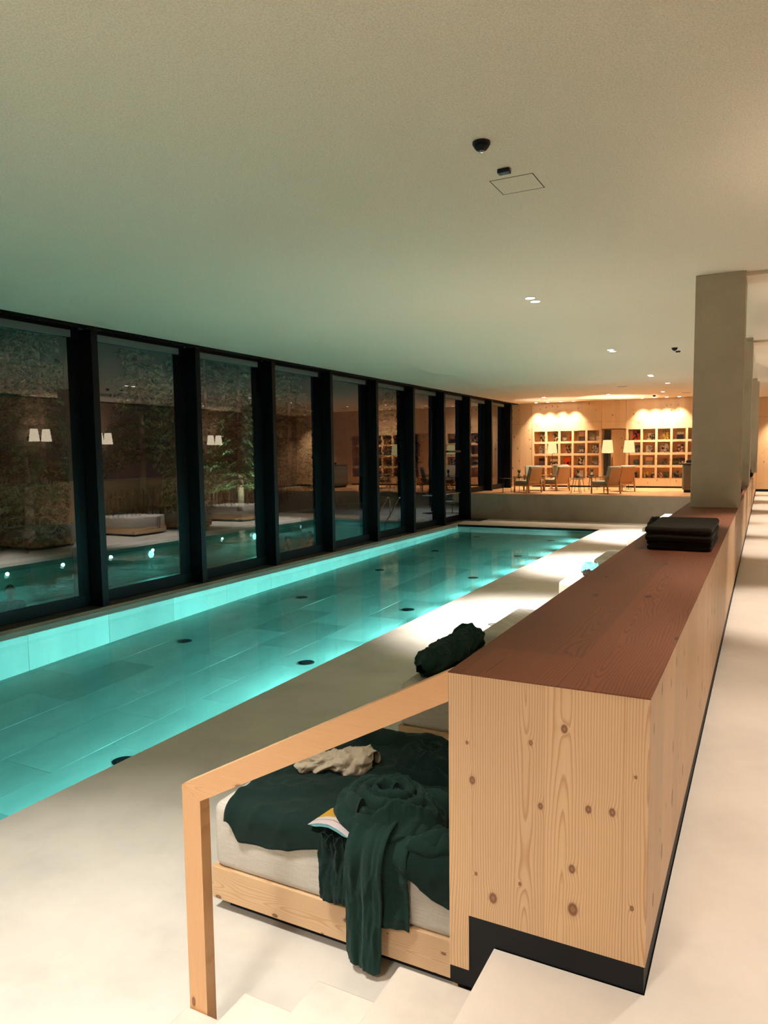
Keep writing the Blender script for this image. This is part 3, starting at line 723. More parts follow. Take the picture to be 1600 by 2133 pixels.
# ================================================================== CEILING FITTINGS
def detector(x, y, lab, zc=ZC):
    r = empty('smoke_detector', (x, y, zc), label=lab, cat='detector', group='black smoke detectors on the ceiling')
    obj('base', lathe(NB(), [(0, -0.0005), (0.06, -0.0005), (0.06, -0.018), (0.055, -0.022), (0, -0.022)], 28), M_BLACKM, r)
    obj('body', lathe(NB(), [(0, -0.022), (0.052, -0.022), (0.05, -0.034), (0.036, -0.05), (0.02, -0.057), (0, -0.058)], 28), M_BLACK, r, smooth=True)
    obj('sensor_head', lathe(NB(), [(0, -0.058), (0.016, -0.058), (0.013, -0.07), (0, -0.073)], 16), M_STEEL, r)
detector(-1.76, 4.87, 'black dome smoke detector nearest on the ceiling')
detector(-1.70, 16.2, 'black smoke detector on the ceiling beside the second pillar')
detector(-3.78, 29.5, 'black smoke detector on the ceiling over the library')
def sensor(x, y, lab):
    r = empty('ceiling_sensor', (x, y, ZC), label=lab, cat='sensor', group='small black ceiling sensors')
    obj('housing', B(-0.045, 0.045, -0.03, 0.03, -0.032, -0.0005, bev=0.004), M_BLACKM, r)
    obj('lens', lathe(NB(), [(0, -0.0335), (0.006, -0.0335), (0.008, -0.032)], 12), M_STEEL, r)
    obj('clip', B(0.045, 0.053, -0.012, 0.012, -0.02, -0.002), M_STEEL, r)
sensor(-1.775, 5.40, 'small black box sensor next to the nearest smoke detector')
sensor(-1.69, 16.75, 'small black box sensor beside the second smoke detector')
ap = empty('access_panel', (-1.78, 5.745, ZC), label='square plaster access panel in the ceiling', cat='panel')
obj('hatch', B(-0.165, 0.165, -0.165, 0.165, -0.0012, -0.0004), M_CEIL, ap)
bm = NB()
for a in (-1, 1):
    box(bm, a*0.168-0.003, a*0.168+0.003, -0.171, 0.171, -0.0022, -0.0003); box(bm, -0.165, 0.165, a*0.168-0.003, a*0.168+0.003, -0.0022, -0.0003)
obj('reveal_gap', bm, plain('shadow_gap', lin(70, 60, 50), 0.9), ap)
def downlight(x, y, watt, lab, group, ang=74, col=WARMW, zc=ZC, lit=True, blend=0.7, direction=(0, 0, -1), soft=0.06):
    r = empty('downlight', (x, y, zc), label=lab, cat='downlight', group=group)
    obj('trim_ring', lathe(NB(), [(0.062, -0.0005), (0.074, -0.0005), (0.072, -0.005), (0.062, -0.004), (0.062, -0.0005)], 28), M_CEIL, r)
    obj('lens', lathe(NB(), [(0, -0.0012), (0.062, -0.0012), (0.062, -0.0005), (0, -0.0005)], 28), M_DL, r)
    if lit: lamp('downlight_lamp', 'SPOT', (x, y, zc-0.02), watt, col, direction, size=soft, angle=ang, blend=blend)
for y_, lab in ((10.08, 'pair of round downlights over the deck nearest in view'), (15.94, 'second pair of round downlights over the deck'), (21.8, 'third pair of round downlights over the deck')):
    for dy in (-0.13, 0.13): downlight(-2.9, y_+dy, P_DECK, lab+(', nearer lamp' if dy < 0 else ', farther lamp'), 'downlight pairs over the deck', ang=60, blend=0.85)
for i, y_ in enumerate((-1.8, -1.54, 1.4, 1.66)): downlight(-2.9, y_, P_NEAR, ORD[i]+' deck downlight out of view beside the steps', 'downlights out of view near the steps', ang=72, blend=0.8)
for i, (x_, y_) in enumerate(((-1.5, -1.7), (-1.2, -1.7))): downlight(x_, y_, P_NEAR*1.85, ORD[i]+' stair downlight behind the photographer, out of view', 'downlights out of view near the steps', ang=120, soft=0.25)
cor = [(-2.6, ZC), (-0.6, ZC), (1.9, ZC), (3.6, ZC), (5.1, ZC), (8.1, ZC), (13.4, ZC-0.045), (16.4, ZC-0.085), (19.0, ZC-0.085), (22.9, ZC-0.085), (27.0, ZC-0.12)]  # the ones behind the camera are added to bounce light onto the ceiling
for i, (y_, z_) in enumerate(cor): downlight(0.42, y_, P_CORR*(1 if y_ < 6 else 2.8), ORD[i]+' corridor downlight along the counter, beyond the right picture edge, those behind the camera added', 'corridor downlights', ang=64 if y_ < 6 else 50, zc=z_, col=WARMC)
downlight(-2.75, 24.5, P_CORR, 'small round downlight in front of the library platform', 'single downlights near the library', ang=60)
for i, x_ in enumerate((-8.7, -8.2, -7.65, -7.12)): downlight(x_, 30.85, P_WASH, ORD[i]+' wall washing downlight from the windows, before the left bookcase', 'downlights washing the left bookcase', ang=84, blend=0.75, col=WARM, direction=(0, 0.04, -1))
for i, x_ in enumerate((-4.4, -3.93, -3.48, -3.03)): downlight(x_, 30.85, P_WASH, ORD[i]+' wall washing downlight from the door, before the right bookcase', 'downlights washing the right bookcase', ang=84, blend=0.75, col=WARM, direction=(0, 0.04, -1))
downlight(0.6, 30.5, P_WASH*1.6, 'wall washing downlight at the corridor end', 'single downlights near the library', ang=80, col=WARM, zc=ZC-0.12, direction=(0, 0.12, -1))
for i, x_ in enumerate((-7.6, -5.2, -3.3)): downlight(x_, 28.0, 420, ORD[i]+' recessed downlight over the library seats from the windows', 'downlights over the library seats', ang=100, col=WARM)
# far ceiling vents
for x_, y_, lab in ((-7.88, 29.1, 'slim dark ceiling vent near the library windows'), (-2.6, 29.0, 'slim dark ceiling vent near the reception desk'), (-4.18, 24.9, 'tiny dark ceiling vent over the platform edge')):
    r = empty('ceiling_vent', (x_, y_, ZC), label=lab, cat='vent'); obj('grille', B(-0.16, 0.16, -0.05, 0.05, -0.006, -0.0005, bev=0.002), M_COPE, r)
    for q_ in (-0.02, 0.02): obj('slot', B(-0.14, 0.14, q_-0.006, q_+0.006, -0.0075, -0.0061), M_BLACK, r)

# ================================================================== LIBRARY
ROWS = [(0.505, 0.925), (1.02, 1.43), (1.53, 1.95), (2.04, 2.475)]
DEP = 0.27
M_NICHE = wood('niche_back', 'X', 'Z', lin(216, 166, 112), lin(176, 122, 74), bw=0.2, freq=70, knots=0.2, lines=0.4)
def bookcase(x0, ncol, pitch, wopen, label):
    x1 = x0+pitch*(ncol-1)+wopen
    r = empty('bookcase', ((x0+x1)/2, YF, ZP), label=label, cat='bookcase', group='built-in library bookcases')
    T_ = Matrix.Translation((-(x0+x1)/2, -YF, -ZP))
    def part(name, bm, mat): bm.transform(T_); return obj(name, bm, mat, r)
    part('back', B(x0-0.09, x1+0.09, YF+DEP, YF+DEP+0.02, ZP+0.07, 2.81), M_NICHE)
    part('head_panel', B(x0-0.09, x1+0.09, YF, YF+0.03, 2.476, 2.812), M_WALLX)
    part('base_panel', B(x0-0.09, (x0+x1)/2-0.002, YF, YF+0.03, ZP+0.07, 0.504), M_WALLX)
    part('base_panel', B((x0+x1)/2+0.002, x1+0.09, YF, YF+0.03, ZP+0.07, 0.504), M_WALLX)
    part('plinth', B(x0-0.09, x1+0.09, YF+0.03, YF+0.05, ZP, ZP+0.07), M_BLACK)
    ed = [x0-0.09]+[x0+pitch*i for i in range(ncol)]
    for i in range(ncol+1):
        a = (x0+pitch*(i-1)+wopen) if i else x0-0.09; b = (x0+pitch*i) if i < ncol else x1+0.09
        part('divider', B(a, b, YF-0.004, YF+DEP, 0.505, 2.475), M_WALLX)
    zz = [0.505]+[t for rr in ROWS for t in rr]+[2.475]
    for (a0, a1), (b0, b1) in zip(ROWS, ROWS[1:]):
        for i in range(ncol): part('shelf', B(x0+pitch*i, x0+pitch*i+wopen, YF, YF+DEP, a1, b0), M_RAILX)
    for i in range(ncol): part('shelf', B(x0+pitch*i, x0+pitch*i+wopen, YF, YF+DEP, 0.47, 0.504), M_RAILX)
bookcase(-8.88, 5, 0.567, 0.48, 'spruce cubbyhole bookcase left of the library door')
bookcase(-4.97, 6, 0.565, 0.48, 'spruce cubbyhole bookcase right of the library door')
# books: (case, column, row from top, x offset in cubby 0..1, width, height, colours)
K = dict(k=lin(26, 24, 26), w=lin(222, 212, 200), g=lin(110, 104, 100), r=lin(190, 44, 30), o=lin(224, 90, 40), p=lin(228, 170, 140), n=lin(90, 100, 50), y=lin(214, 180, 90), b=lin(60, 70, 96), t=lin(150, 140, 124), v=lin(130, 112, 112), d=lin(64, 54, 48), s=lin(196, 186, 176))
WORD = dict(k='black', w='white', g='grey', r='red', o='orange', p='pink', n='green', y='yellow', b='blue', t='tan', v='mauve', d='dark brown', s='pale')
cmats = {}
def cover(a, b, style):
    key = a+b+str(style)
    if key not in cmats:
        t = NT('cover_'+key); s = t.sep(t.coord()); oi = t.new('ShaderNodeObjectInfo').outputs['Random']
        nf = t.noise(t.comb(t.math('ADD', t.math('MULTIPLY', s[0], 14.0), t.math('MULTIPLY', oi, 40)), t.math('MULTIPLY', oi, 90), t.math('MULTIPLY', s[2], 11.0)), 1.0, 3)
        if style == 0: k = t.ramp(nf, [(0.46, K[a]), (0.54, K[b])])
        elif style == 1:
            band = t.math('MULTIPLY', t.math('GREATER_THAN', s[2], 0.05), t.math('LESS_THAN', s[2], 0.16))
            k = t.mix(t.math('MULTIPLY', band, t.math('GREATER_THAN', nf, 0.45)), K[a], K[b])
        else: k = t.mix(t.math('GREATER_THAN', t.math('ADD', s[2], t.math('MULTIPLY', nf, 0.1)), 0.24), K[a], K[b])
        t.base(k); t.set(Roughness=0.4); cmats[key] = t.m
    return cmats[key]
BOOKS = [('L',0,0,.72,.25,.33,'k','w',0),('L',1,0,.72,.22,.34,'d','w',0),('L',2,0,.30,.17,.27,'g','w',1),('L',2,0,.86,.10,.29,'r','o',2),('L',3,0,.62,.24,.41,'d','p',2),('L',4,0,.32,.22,.33,'t','s',1),('L',4,0,.86,.14,.2,'w','s',0),
 ('L',0,1,.62,.26,.32,'v','s',0),('L',1,1,.9,.1,.34,'d','g',0),('L',2,1,.66,.27,.33,'p','d',0),('L',3,1,.55,.26,.31,'g','w',1),('L',4,1,.62,.28,.34,'d','s',0),
 ('L',0,2,.62,.26,.3,'v','d',2),('L',1,2,.55,.30,.27,'w','d',1),('L',2,2,.55,.27,.34,'o','k',1),('L',3,2,.62,.26,.33,'d','w',0),('L',4,2,.58,.22,.32,'g','s',1),
 ('L',2,3,.52,.32,.28,'p','s',2),('L',3,3,.55,.24,.30,'s','w',1),('L',0,3,.4,.24,.29,'d','t',0),
 ('R',0,0,.62,.29,.37,'k','r',0),('R',1,0,.60,.26,.27,'k','w',0),('R',2,0,.60,.24,.3,'n','y',0),('R',3,0,.56,.25,.29,'k','w',2),('R',4,0,.6,.26,.3,'d','k',0),
 ('R',0,1,.75,.22,.30,'v','k',0),('R',1,1,.5,.26,.29,'w','v',0),('R',2,1,.55,.29,.35,'k','s',0),('R',3,1,.55,.27,.32,'p','d',0),
 ('R',0,2,.60,.19,.22,'g','b',0),('R',1,2,.50,.26,.32,'t','p',2),('R',2,2,.52,.21,.27,'d','v',0),('R',3,2,.24,.21,.25,'d','n',1),('R',3,2,.76,.22,.27,'d','w',1),('R',4,2,.3,.2,.27,'s','t',0),
 ('R',0,3,.50,.19,.22,'k','g',1),('R',1,3,.26,.19,.25,'d','y',0),('R',1,3,.82,.14,.2,'k','w',0),('R',2,3,.22,.19,.24,'v','p',0),('R',2,3,.72,.20,.23,'n','d',0),('R',3,3,.28,.22,.27,'k','t',0),('R',3,3,.8,.14,.2,'n','s',0)]
rowname = ['top row', 'second row', 'third row', 'bottom row']
coln = ['first column', 'second column', 'third column', 'fourth column', 'fifth column', 'sixth column']
seen = {}
for case, c, rw, fx, w_, h_, a, b, sty in BOOKS:
    x0, pitch = (-8.88, 0.567) if case == 'L' else (-4.97, 0.565)
    xc = x0+pitch*c+0.48*min(max(fx, w_/0.96+0.02), 1-w_/0.96-0.02); z0 = ROWS[3-rw][0]+0.001
    lab = '%s and %s book cover in the %s bookcase, %s, %s' % (WORD[a], WORD[b], 'left' if case == 'L' else 'right', rowname[rw], coln[c])
    r = empty('book', (xc, YF+0.16, z0), rz=random.uniform(-0.06, 0.06), label=lab, cat='book', group='books shown face out in the library')
    r.rotation_euler.x = -0.10
    obj('front_cover', B(-w_/2, w_/2, -0.004, 0, 0, h_), cover(a, b, sty), r)
    obj('pages', B(-w_/2+0.004, w_/2-0.006, 0.0003, 0.026, 0.004, h_-0.004), M_BEIGE, r)
    obj('back_cover', B(-w_/2, w_/2, 0.0263, 0.0303, 0, h_), cover(a, b, sty), r)
    cyl_ = B(-w_/2-0.004, -w_/2-0.0002, -0.003, 0.0295, 0, h_); obj('spine', cyl_, cover(a, a, 1), r)

# --- armchairs
def make_chair():
    r = empty('armchair', (0, 0, 0)); hw = 0.34
    for sx in (-1, 1):
        obj('front_leg', B(sx*hw-0.02, sx*hw+0.02, 0.32, 0.36, 0, 0.58, bev=0.005), M_CHW, r)
        obj('rear_leg', prism(NB(), [(-0.40, 0), (-0.36, 0), (-0.30, 0.60), (-0.345, 0.60)], 0, sx*hw-0.02, sx*hw+0.02), M_CHW, r)
        obj('armrest', B(sx*hw-0.03, sx*hw+0.03, -0.36, 0.40, 0.58, 0.61, bev=0.008), M_CHW, r)
        obj('side_rail', B(sx*hw-0.016, sx*hw+0.016, -0.33, 0.32, 0.25, 0.31), M_CHW, r)
    obj('rear_rail', B(-hw, hw, -0.36, -0.33, 0.26, 0.31), M_CHW, r)
    obj('front_rail', B(-hw+0.02, hw-0.02, 0.325, 0.35, 0.25, 0.31), M_CHW, r)
    bm = B(-0.31, 0.31, -0.24, 0.38, 0.311, 0.45, bev=0.04, seg=3); obj('seat_cushion', bm, M_CUSH, r, smooth=True)
    tilt = Matrix.Translation((0, -0.22, 0.33)) @ Matrix.Rotation(math.radians(15), 4, 'X')
    bm = B(-0.31, 0.31, -0.07, 0.06, 0.02, 0.66, bev=0.04, seg=3); bm.transform(tilt); obj('back_cushion', bm, M_CUSH, r, smooth=True)
    bm = B(-0.30, 0.30, -0.09, -0.071, -0.03, 0.62, bev=0.004); bm.transform(tilt); obj('back_panel', bm, M_CHW, r)
    return r
ch0 = make_chair()
CH = [((-7.85, 26.75), 64, 'armchair nearest the windows, its back to the pool'), ((-7.95, 28.0), 205, 'armchair facing the pool, half hidden in the left group'),
      ((-7.15, 28.2), 60, 'armchair with wooden back in front of the left floor lamp'), ((-7.35, 29.6), 190, 'armchair with pale back deepest in the left group'),
      ((-5.0, 26.7), 62, 'armchair in front of the door, its wooden back to the pool'), ((-4.75, 28.3), 48, 'armchair with pale cushion beside the right floor lamp')]
for i, ((x, y), rz, lab) in enumerate(CH):
    c_ = ch0 if i == 0 else copy_tree(ch0)
    c_.location = (x, y, ZP); c_.rotation_euler = (0, 0, math.radians(rz)); tag(c_, lab, 'armchair', 'armchairs in the library')
def make_table():
    r = empty('side_table', (0, 0, 0))
    obj('tabletop', lathe(NB(), [(0, 0.515), (0.24, 0.515), (0.245, 0.522), (0.24, 0.53), (0, 0.53)], 32), M_BLACKM, r)
    for i in range(3):
        a = 2*PI*i/3+0.4; obj('leg', cyl(NB(), (0.22*math.cos(a), 0.22*math.sin(a), 0), (0.13*math.cos(a), 0.13*math.sin(a), 0.515), 0.009, n=8), M_BLACKM, r)
    return r
tb0 = make_table()
TB = [((-8.62, 26.5), 'round black side table nearest the windows'), ((-8.35, 27.3), 'round black side table behind the window armchair'),
      ((-5.95, 26.5), 'round black side table nearest the pool in the middle'), ((-6.15, 27.7), 'round black side table with a vase in the middle'), ((-6.0, 29.2), 'round black side table deepest in the library')]
for i, ((x, y), lab) in enumerate(TB):
    t_ = tb0 if i == 0 else copy_tree(tb0)
    t_.location = (x, y, ZP); t_.rotation_euler = (0, 0, 0.5*i); tag(t_, lab, 'side table', 'round side tables in the library')
M_VASE = plain('grey_ceramic', lin(120, 122, 116), 0.4)
M_PLANT = plain('small_leaf', lin(52, 66, 40), 0.6)
for (x, y), lab in (((-8.35, 27.3), 'small grey vase on the table by the windows'), ((-6.2, 27.7), 'small grey vase with a sprig on the middle table'), ((-6.0, 29.2), 'small grey vase on the deepest side table')):
    r = empty('vase', (x, y, ZP+0.531), label=lab, cat='vase', group='small vases on the side tables')
    obj('body', lathe(NB(), [(0, 0), (0.045, 0), (0.065, 0.05), (0.05, 0.11), (0.025, 0.14), (0.03, 0.16)], 20), M_VASE, r, smooth=True)
    bm = NB()
    for i in range(9):
        a = i*2.4; p = Vector((0.05*math.cos(a), 0.05*math.sin(a), 0.20+0.01*i))
        q_ = [bm.verts.new((0, 0, 0.15)), bm.verts.new(p+Vector((0.02*math.sin(a), -0.02*math.cos(a), 0))), bm.verts.new(p*1.25), bm.verts.new(p-Vector((0.02*math.sin(a), -0.02*math.cos(a), 0)))]
        bm.faces.new(q_)
    obj('sprig', bm, M_PLANT, r)
def floor_lamp(x, y, zs, watt, lab, rb=0.22, rt_=0.165, hs=0.5):
    r = empty('floor_lamp', (x, y, ZP), label=lab, cat='floor lamp', group='floor lamps in the library')
    obj('base', lathe(NB(), [(0, 0), (0.14, 0), (0.14, 0.012), (0.02, 0.02), (0, 0.02)], 28), M_BLACKM, r)
    obj('pole', cyl(NB(), (0, 0, 0.018), (0, 0, zs+hs*0.6-ZP), 0.01, n=10), M_BLACKM, r)
    bm = NB(); nn = 36; z0, z1 = zs-ZP, zs+hs-ZP
    A = [bm.verts.new((rb*math.cos(2*PI*i/nn), rb*math.sin(2*PI*i/nn), z0)) for i in range(nn)]; Bv = [bm.verts.new((rt_*math.cos(2*PI*i/nn), rt_*math.sin(2*PI*i/nn), z1)) for i in range(nn)]
    for i in range(nn): bm.faces.new((A[i], A[(i+1) % nn], Bv[(i+1) % nn], Bv[i]))
    o = obj('lamp_shade', bm, M_SHADE, r, smooth=True); solid(o, 0.004)
    obj('shade_ring', lathe(NB(), [(rb+0.001, z0-0.003), (rb+0.004, z0-0.003), (rb+0.004, z0+0.012), (rb+0.001, z0+0.012), (rb+0.001, z0-0.003)], 36), M_CEIL, o)
    obj('bulb', lathe(NB(), [(0, z1-0.28), (0.03, z1-0.24), (0.03, z1-0.19), (0.012, z1-0.15), (0, z1-0.15)], 12), M_DL, r)
    lamp('floor_lamp_bulb', 'SPOT', (x, y, zs+hs*0.5), watt, AMBER if False else WARM, (0, 0, 1), size=0.04, angle=92, blend=0.25)
    lamp('floor_lamp_down', 'SPOT', (x, y, zs+hs*0.5), watt*0.3, WARM, (0, 0, -1), size=0.04, angle=84, blend=0.3)
floor_lamp(-7.62, 29.4, 1.54, 200, 'floor lamp with cream shade before the left bookcase', rb=0.20, rt_=0.15, hs=0.40)
floor_lamp(-5.43, 29.3, 1.53, 380, 'floor lamp with cream shade in front of the door')
floor_lamp(-4.72, 29.9, 1.53, 260, 'floor lamp with cream shade before the right bookcase', hs=0.48)
# reception desk
ds = empty('reception_desk', (-2.15, 28.3, ZP), label='grey rounded reception desk beside the large pillar', cat='desk')
obj('body', B(-0.45, 0.6, -0.35, 0.9, 0.08, 1.02, bev=0.10, seg=5), M_DESK, ds, smooth=False)
obj('plinth', B(-0.38, 0.55, -0.30, 0.8, 0, 0.08), M_BLACK, ds)
obj('top', B(-0.46, 0.61, -0.36, 0.91, 1.021, 1.045, bev=0.01), M_DESK, ds)
obj('screen', B(-0.35, -0.05, 0.0, 0.03, 1.046, 1.14, bev=0.006), M_BLACKM, ds)
# wall lamps on the corridor wall (most show in the window reflections)
for i, (y, z) in enumerate(((15.85, 2.34), (16.3, 2.34), (18.45, 2.26), (18.85, 2.26), (24.35, 2.27), (24.85, 2.27), (10.4, 2.3), (10.8, 2.3), (6.0, 2.3), (6.4, 2.3))):  # nearest pair is added to brighten the ceiling
    r = empty('wall_lamp', (1.62, y, z), label=ORD[i]+' tapered cream wall lamp on the corridor wall, one of a row mirrored in the windows, nearest pair added', cat='wall lamp', group='corridor wall lamps')
    obj('bracket', cyl(NB(), (0, 0, -0.1), (-0.30, 0, -0.1), 0.012), M_BLACKM, r)
    obj('backplate', B(-0.015, -0.001, -0.05, 0.05, -0.16, -0.04), M_BLACKM, r)
    bm = NB(); lathe(bm, [(0.165, -0.2), (0.115, 0.2)], 28, (-0.30, 0, 0)); bmesh.ops.delete(bm, geom=[f for f in bm.faces if len(f.verts) > 4], context='FACES_ONLY')
    o = obj('lamp_shade', bm, M_SHADE2, r, smooth=True)
    lamp('wall_lamp_bulb', 'SPOT', (1.32, y, z+0.18), 14, (1.0, 0.80, 0.62), (0, 0, 1), size=0.06, angle=155, blend=0.8)
# black door mat
mt = empty('door_mat', (-9.45, 25.12, D), label='black door mat before the garden door', cat='mat')
obj('pile', B(-0.30, 0.45, -0.45, 0.45, 0.001, 0.014, bev=0.003), M_BLACK, mt)
obj('edge', B(-0.33, 0.48, -0.48, 0.48, 0.0005, 0.008), M_BLACKM, mt)

# ================================================================== OUTDOORS BEHIND THE GLASS
GX = XG-0.1
obj('ground', B(-60, GX-8.5, -20, 70, D-0.4, D-0.05), plain('frozen_ground', lin(70, 70, 62), 0.9, var=0.4, scale=2), label='dark frozen garden ground beyond the outdoor pool', kind='structure')
OX0, OX1, OYF = -16.2, GX-0.3, 24.0
bm = NB(); box(bm, GX-8.5, GX, OYF, 60, D-0.3, D-0.02); box(bm, GX-8.5, OX0, -10, OYF, D-0.3, D-0.02); box(bm, OX1, GX, -10, OYF, D-0.3, D-0.02)
obj('floor_terrace', bm, microcement('terrace_stone', lin(150, 150, 146)), label='grey stone terrace around the outdoor pool', kind='structure')
ob = empty('outdoor_pool', (0, 0, 0), label='outdoor pool basin right behind the windows', kind='structure')
obj('basin_floor', B(OX0, OX1, -10, OYF, -2.1, -2.0), M_TILE, ob)
obj('basin_wall', B(OX0-0.2, OX0, -10, OYF, -2.0, D-0.3), M_TILEW, ob); obj('basin_wall', B(OX1, OX1+0.2, -10, OYF, -2.0, D-0.3), M_TILEW, ob); obj('basin_wall', B(OX0, OX1, OYF, OYF+0.2, -2.0, D-0.3), M_TILEW, ob)
bm = NB(); grid(bm, 1, 1, lambda u, v: (OX0+(OX1-OX0)*u, -10+(OYF+10)*v, D-0.10)); o = obj('outdoor_water', bm, M_WATERO); tag(o, 'dark teal water of the outdoor pool behind the glass', 'water', kind='stuff')
for i, y_ in enumerate((1, 6, 11, 16, 21)):
    t_ = empty('outdoor_pool_light', (OX0+0.01, y_, -1.3), label=ORD[i]+' round lamp from the near end of the outdoor pool wall', cat='pool light', group='outdoor pool lamps')
    bm = lathe(NB(), [(0.0, 0.012), (0.10, 0.010), (0.11, 0.0)], 16); bm.transform(Matrix.Rotation(PI/2, 4, 'Y')); obj('lens', bm, M_PL, t_)
    lamp('outdoor_pool_lamp', 'AREA', (OX0+0.05, y_, -1.3), P_OUT, (0.45, 1.0, 0.95), (1, 0, 0), size=0.25)
# pool rail
rl = empty('pool_rail', (-12.65, 24.3, D), label='bent stainless pool rail at the outdoor pool end', cat='rail')
for dx in (0, 0.5):
    obj('rail', tube(NB(), [(dx, 0.5, 0), (dx, 0.5, 0.62), (dx, 0.46, 0.75), (dx, 0.36, 0.80), (dx, 0.26, 0.76), (dx, -0.35, 0.30), (dx, -0.9, -0.1), (dx, -0.95, -0.5)], 0.021, 10), M_STEEL, rl, smooth=True)
# terrace table and chair
tt = empty('terrace_table', (-12.1, 27.6, D-0.02), label='round pale terrace table outside beyond the pool', cat='table')
obj('tabletop', lathe(NB(), [(0, 0.71), (0.42, 0.71), (0.43, 0.735), (0, 0.735)], 30), M_CASS, tt); obj('stem', cyl(NB(), (0, 0, 0.02), (0, 0, 0.71), 0.025), M_BLACKM, tt); obj('foot', lathe(NB(), [(0, 0), (0.3, 0), (0.28, 0.02), (0, 0.025)], 24), M_BLACKM, tt)
tc = empty('terrace_chair', (-11.35, 27.9, D-0.02), rz=1.2, label='pale terrace chair beside the round outdoor table', cat='chair')
for sx in (-0.25, 0.25):
    for sy in (-0.24, 0.24): obj('leg', cyl(NB(), (sx, sy, 0), (sx*0.92, sy*0.92, 0.42), 0.014, n=8), M_BLACKM, tc)
obj('seat', B(-0.28, 0.28, -0.28, 0.28, 0.421, 0.49, bev=0.03), M_CUSH, tc); obj('backrest', B(-0.28, 0.28, -0.32, -0.26, 0.46, 0.86, bev=0.03), M_CUSH, tc)
for sx in (-0.3, 0.3): obj('armrest', B(sx-0.02, sx+0.02, -0.28, 0.25, 0.62, 0.65, bev=0.006), M_BLACKM, tc)
lamp('added_terrace_lamp', 'SPOT', (-12.5, 27.5, 3.35), 160, (0.85, 0.97, 1.0), (0, 0, -1), size=0.1, angle=100, blend=0.8)  # added cool light for the terrace, hung on a made-up pole
tl = empty('added_terrace_lamp', (-12.5, 28.4, D-0.02), label='added slim arched pole lamp beside the outdoor table', cat='lamp')
obj('pole', tube(NB(), [(0, 0, 0), (0, 0, 4.1), (0, -0.1, 4.35), (0, -0.35, 4.42), (0, -0.9, 4.42)], 0.025, 8), M_BLACKM, tl); obj('lamp_head', cyl(NB(), (0, -0.9, 4.28), (0, -0.9, 4.44), 0.07), M_BLACKM, tl)
# picket fence
fe = empty('picket_fence', (-23.0, 14, D-0.05), label='dark wooden picket fence under the spruces outside', cat='fence')
M_FENCE = plain('weathered_fence', lin(60, 52, 44), 0.9, var=0.3)
bm = prism(NB(), [(-0.04, 0), (0.04, 0), (0.04, 1.02), (0, 1.12), (-0.04, 1.02)], 0, 0, 0.022); pm = bpy.data.meshes.new('picket'); bm.to_mesh(pm); bm.free(); pm.materials.append(M_FENCE)
for i in range(100): mesh_obj('picket', pm, fe, (0, -4+i*0.23, 0.05+0.03*nz(i*3.3)))
for z_ in (0.35, 0.85): obj('rail', B(-0.045, -0.001, -4.2, 19.2, z_, z_+0.07), M_FENCE, fe)
# spruces
M_NEEDLE = plain('spruce_needles', lin(74, 104, 66), 0.85, var=0.35, scale=30); M_BARK = plain('spruce_bark', lin(120, 104, 88), 0.95, var=0.4, scale=25, bump=0.5)
def spruce(x, y, h, rad, seed, lab, low=0.6, dens=1.0):
    rg = random.Random(seed); r = empty('spruce_tree', (x, y, D-0.05), label=lab, cat='tree', group='spruces in the garden outside')
    obj('trunk', tube(NB(), [(0, 0, 0), (0.04, 0.02, h*0.4), (0, 0, h)], [0.16, 0.11, 0.015], 10), M_BARK, r, smooth=True)
    vsx = []; fs = []; bvs = NB()
    z = low
    while z < h*0.98:
        R = rad*(1-z/h)**0.8*rg.uniform(0.8, 1.1)+0.12; nb = max(4, int((7+R*2)*dens))
        for i in range(nb):
            a = rg.uniform(0, 2*PI); L = R*rg.uniform(0.65, 1.05); droop = rg.uniform(0.15, 0.45)
            d = Vector((math.cos(a), math.sin(a), 0)); s_ = Vector((-math.sin(a), math.cos(a), 0)); n_t = max(5, int(L*13))
            if L > 0.9 and rg.random() < 0.5: tube(bvs, [(0, 0, z), tuple(d*L*0.5+Vector((0, 0, z-droop*L*0.12))), tuple(d*L*0.95+Vector((0, 0, z-droop*L*0.6)))], [0.022, 0.014, 0.004], 5)
            for j in range(n_t):
                f = (j+0.5)/n_t*0.9+0.1; p = d*L*f+Vector((0, 0, z-droop*L*f*f*0.7+rg.uniform(-0.05, 0.05)))
                for sd in (-1, 1):
                    ln = rg.uniform(0.12, 0.30)*(1.15-f*0.6); tip = p+s_*sd*ln+d*ln*0.6+Vector((0, 0, rg.uniform(-0.16, 0.04)))
                    w_ = 0.035+0.02*rg.random(); k_ = len(vsx)
                    vsx += [p-d*w_, p+d*w_, tip+Vector((0, 0, -w_)), tip+Vector((0, 0, w_))]; fs += [(k_, k_+1, k_+2), (k_, k_+3, k_+1)]
        z += rg.uniform(0.18, 0.34)
    me = bpy.data.meshes.new('foliage'); me.from_pydata(vsx, [], fs); me.materials.append(M_NEEDLE)
    f_ = bpy.data.objects.new('foliage', me); COL.objects.link(f_); f_.parent = r; f_['kind'] = 'stuff'
    b_ = obj('branches', bvs, M_BARK, r, kind='stuff')
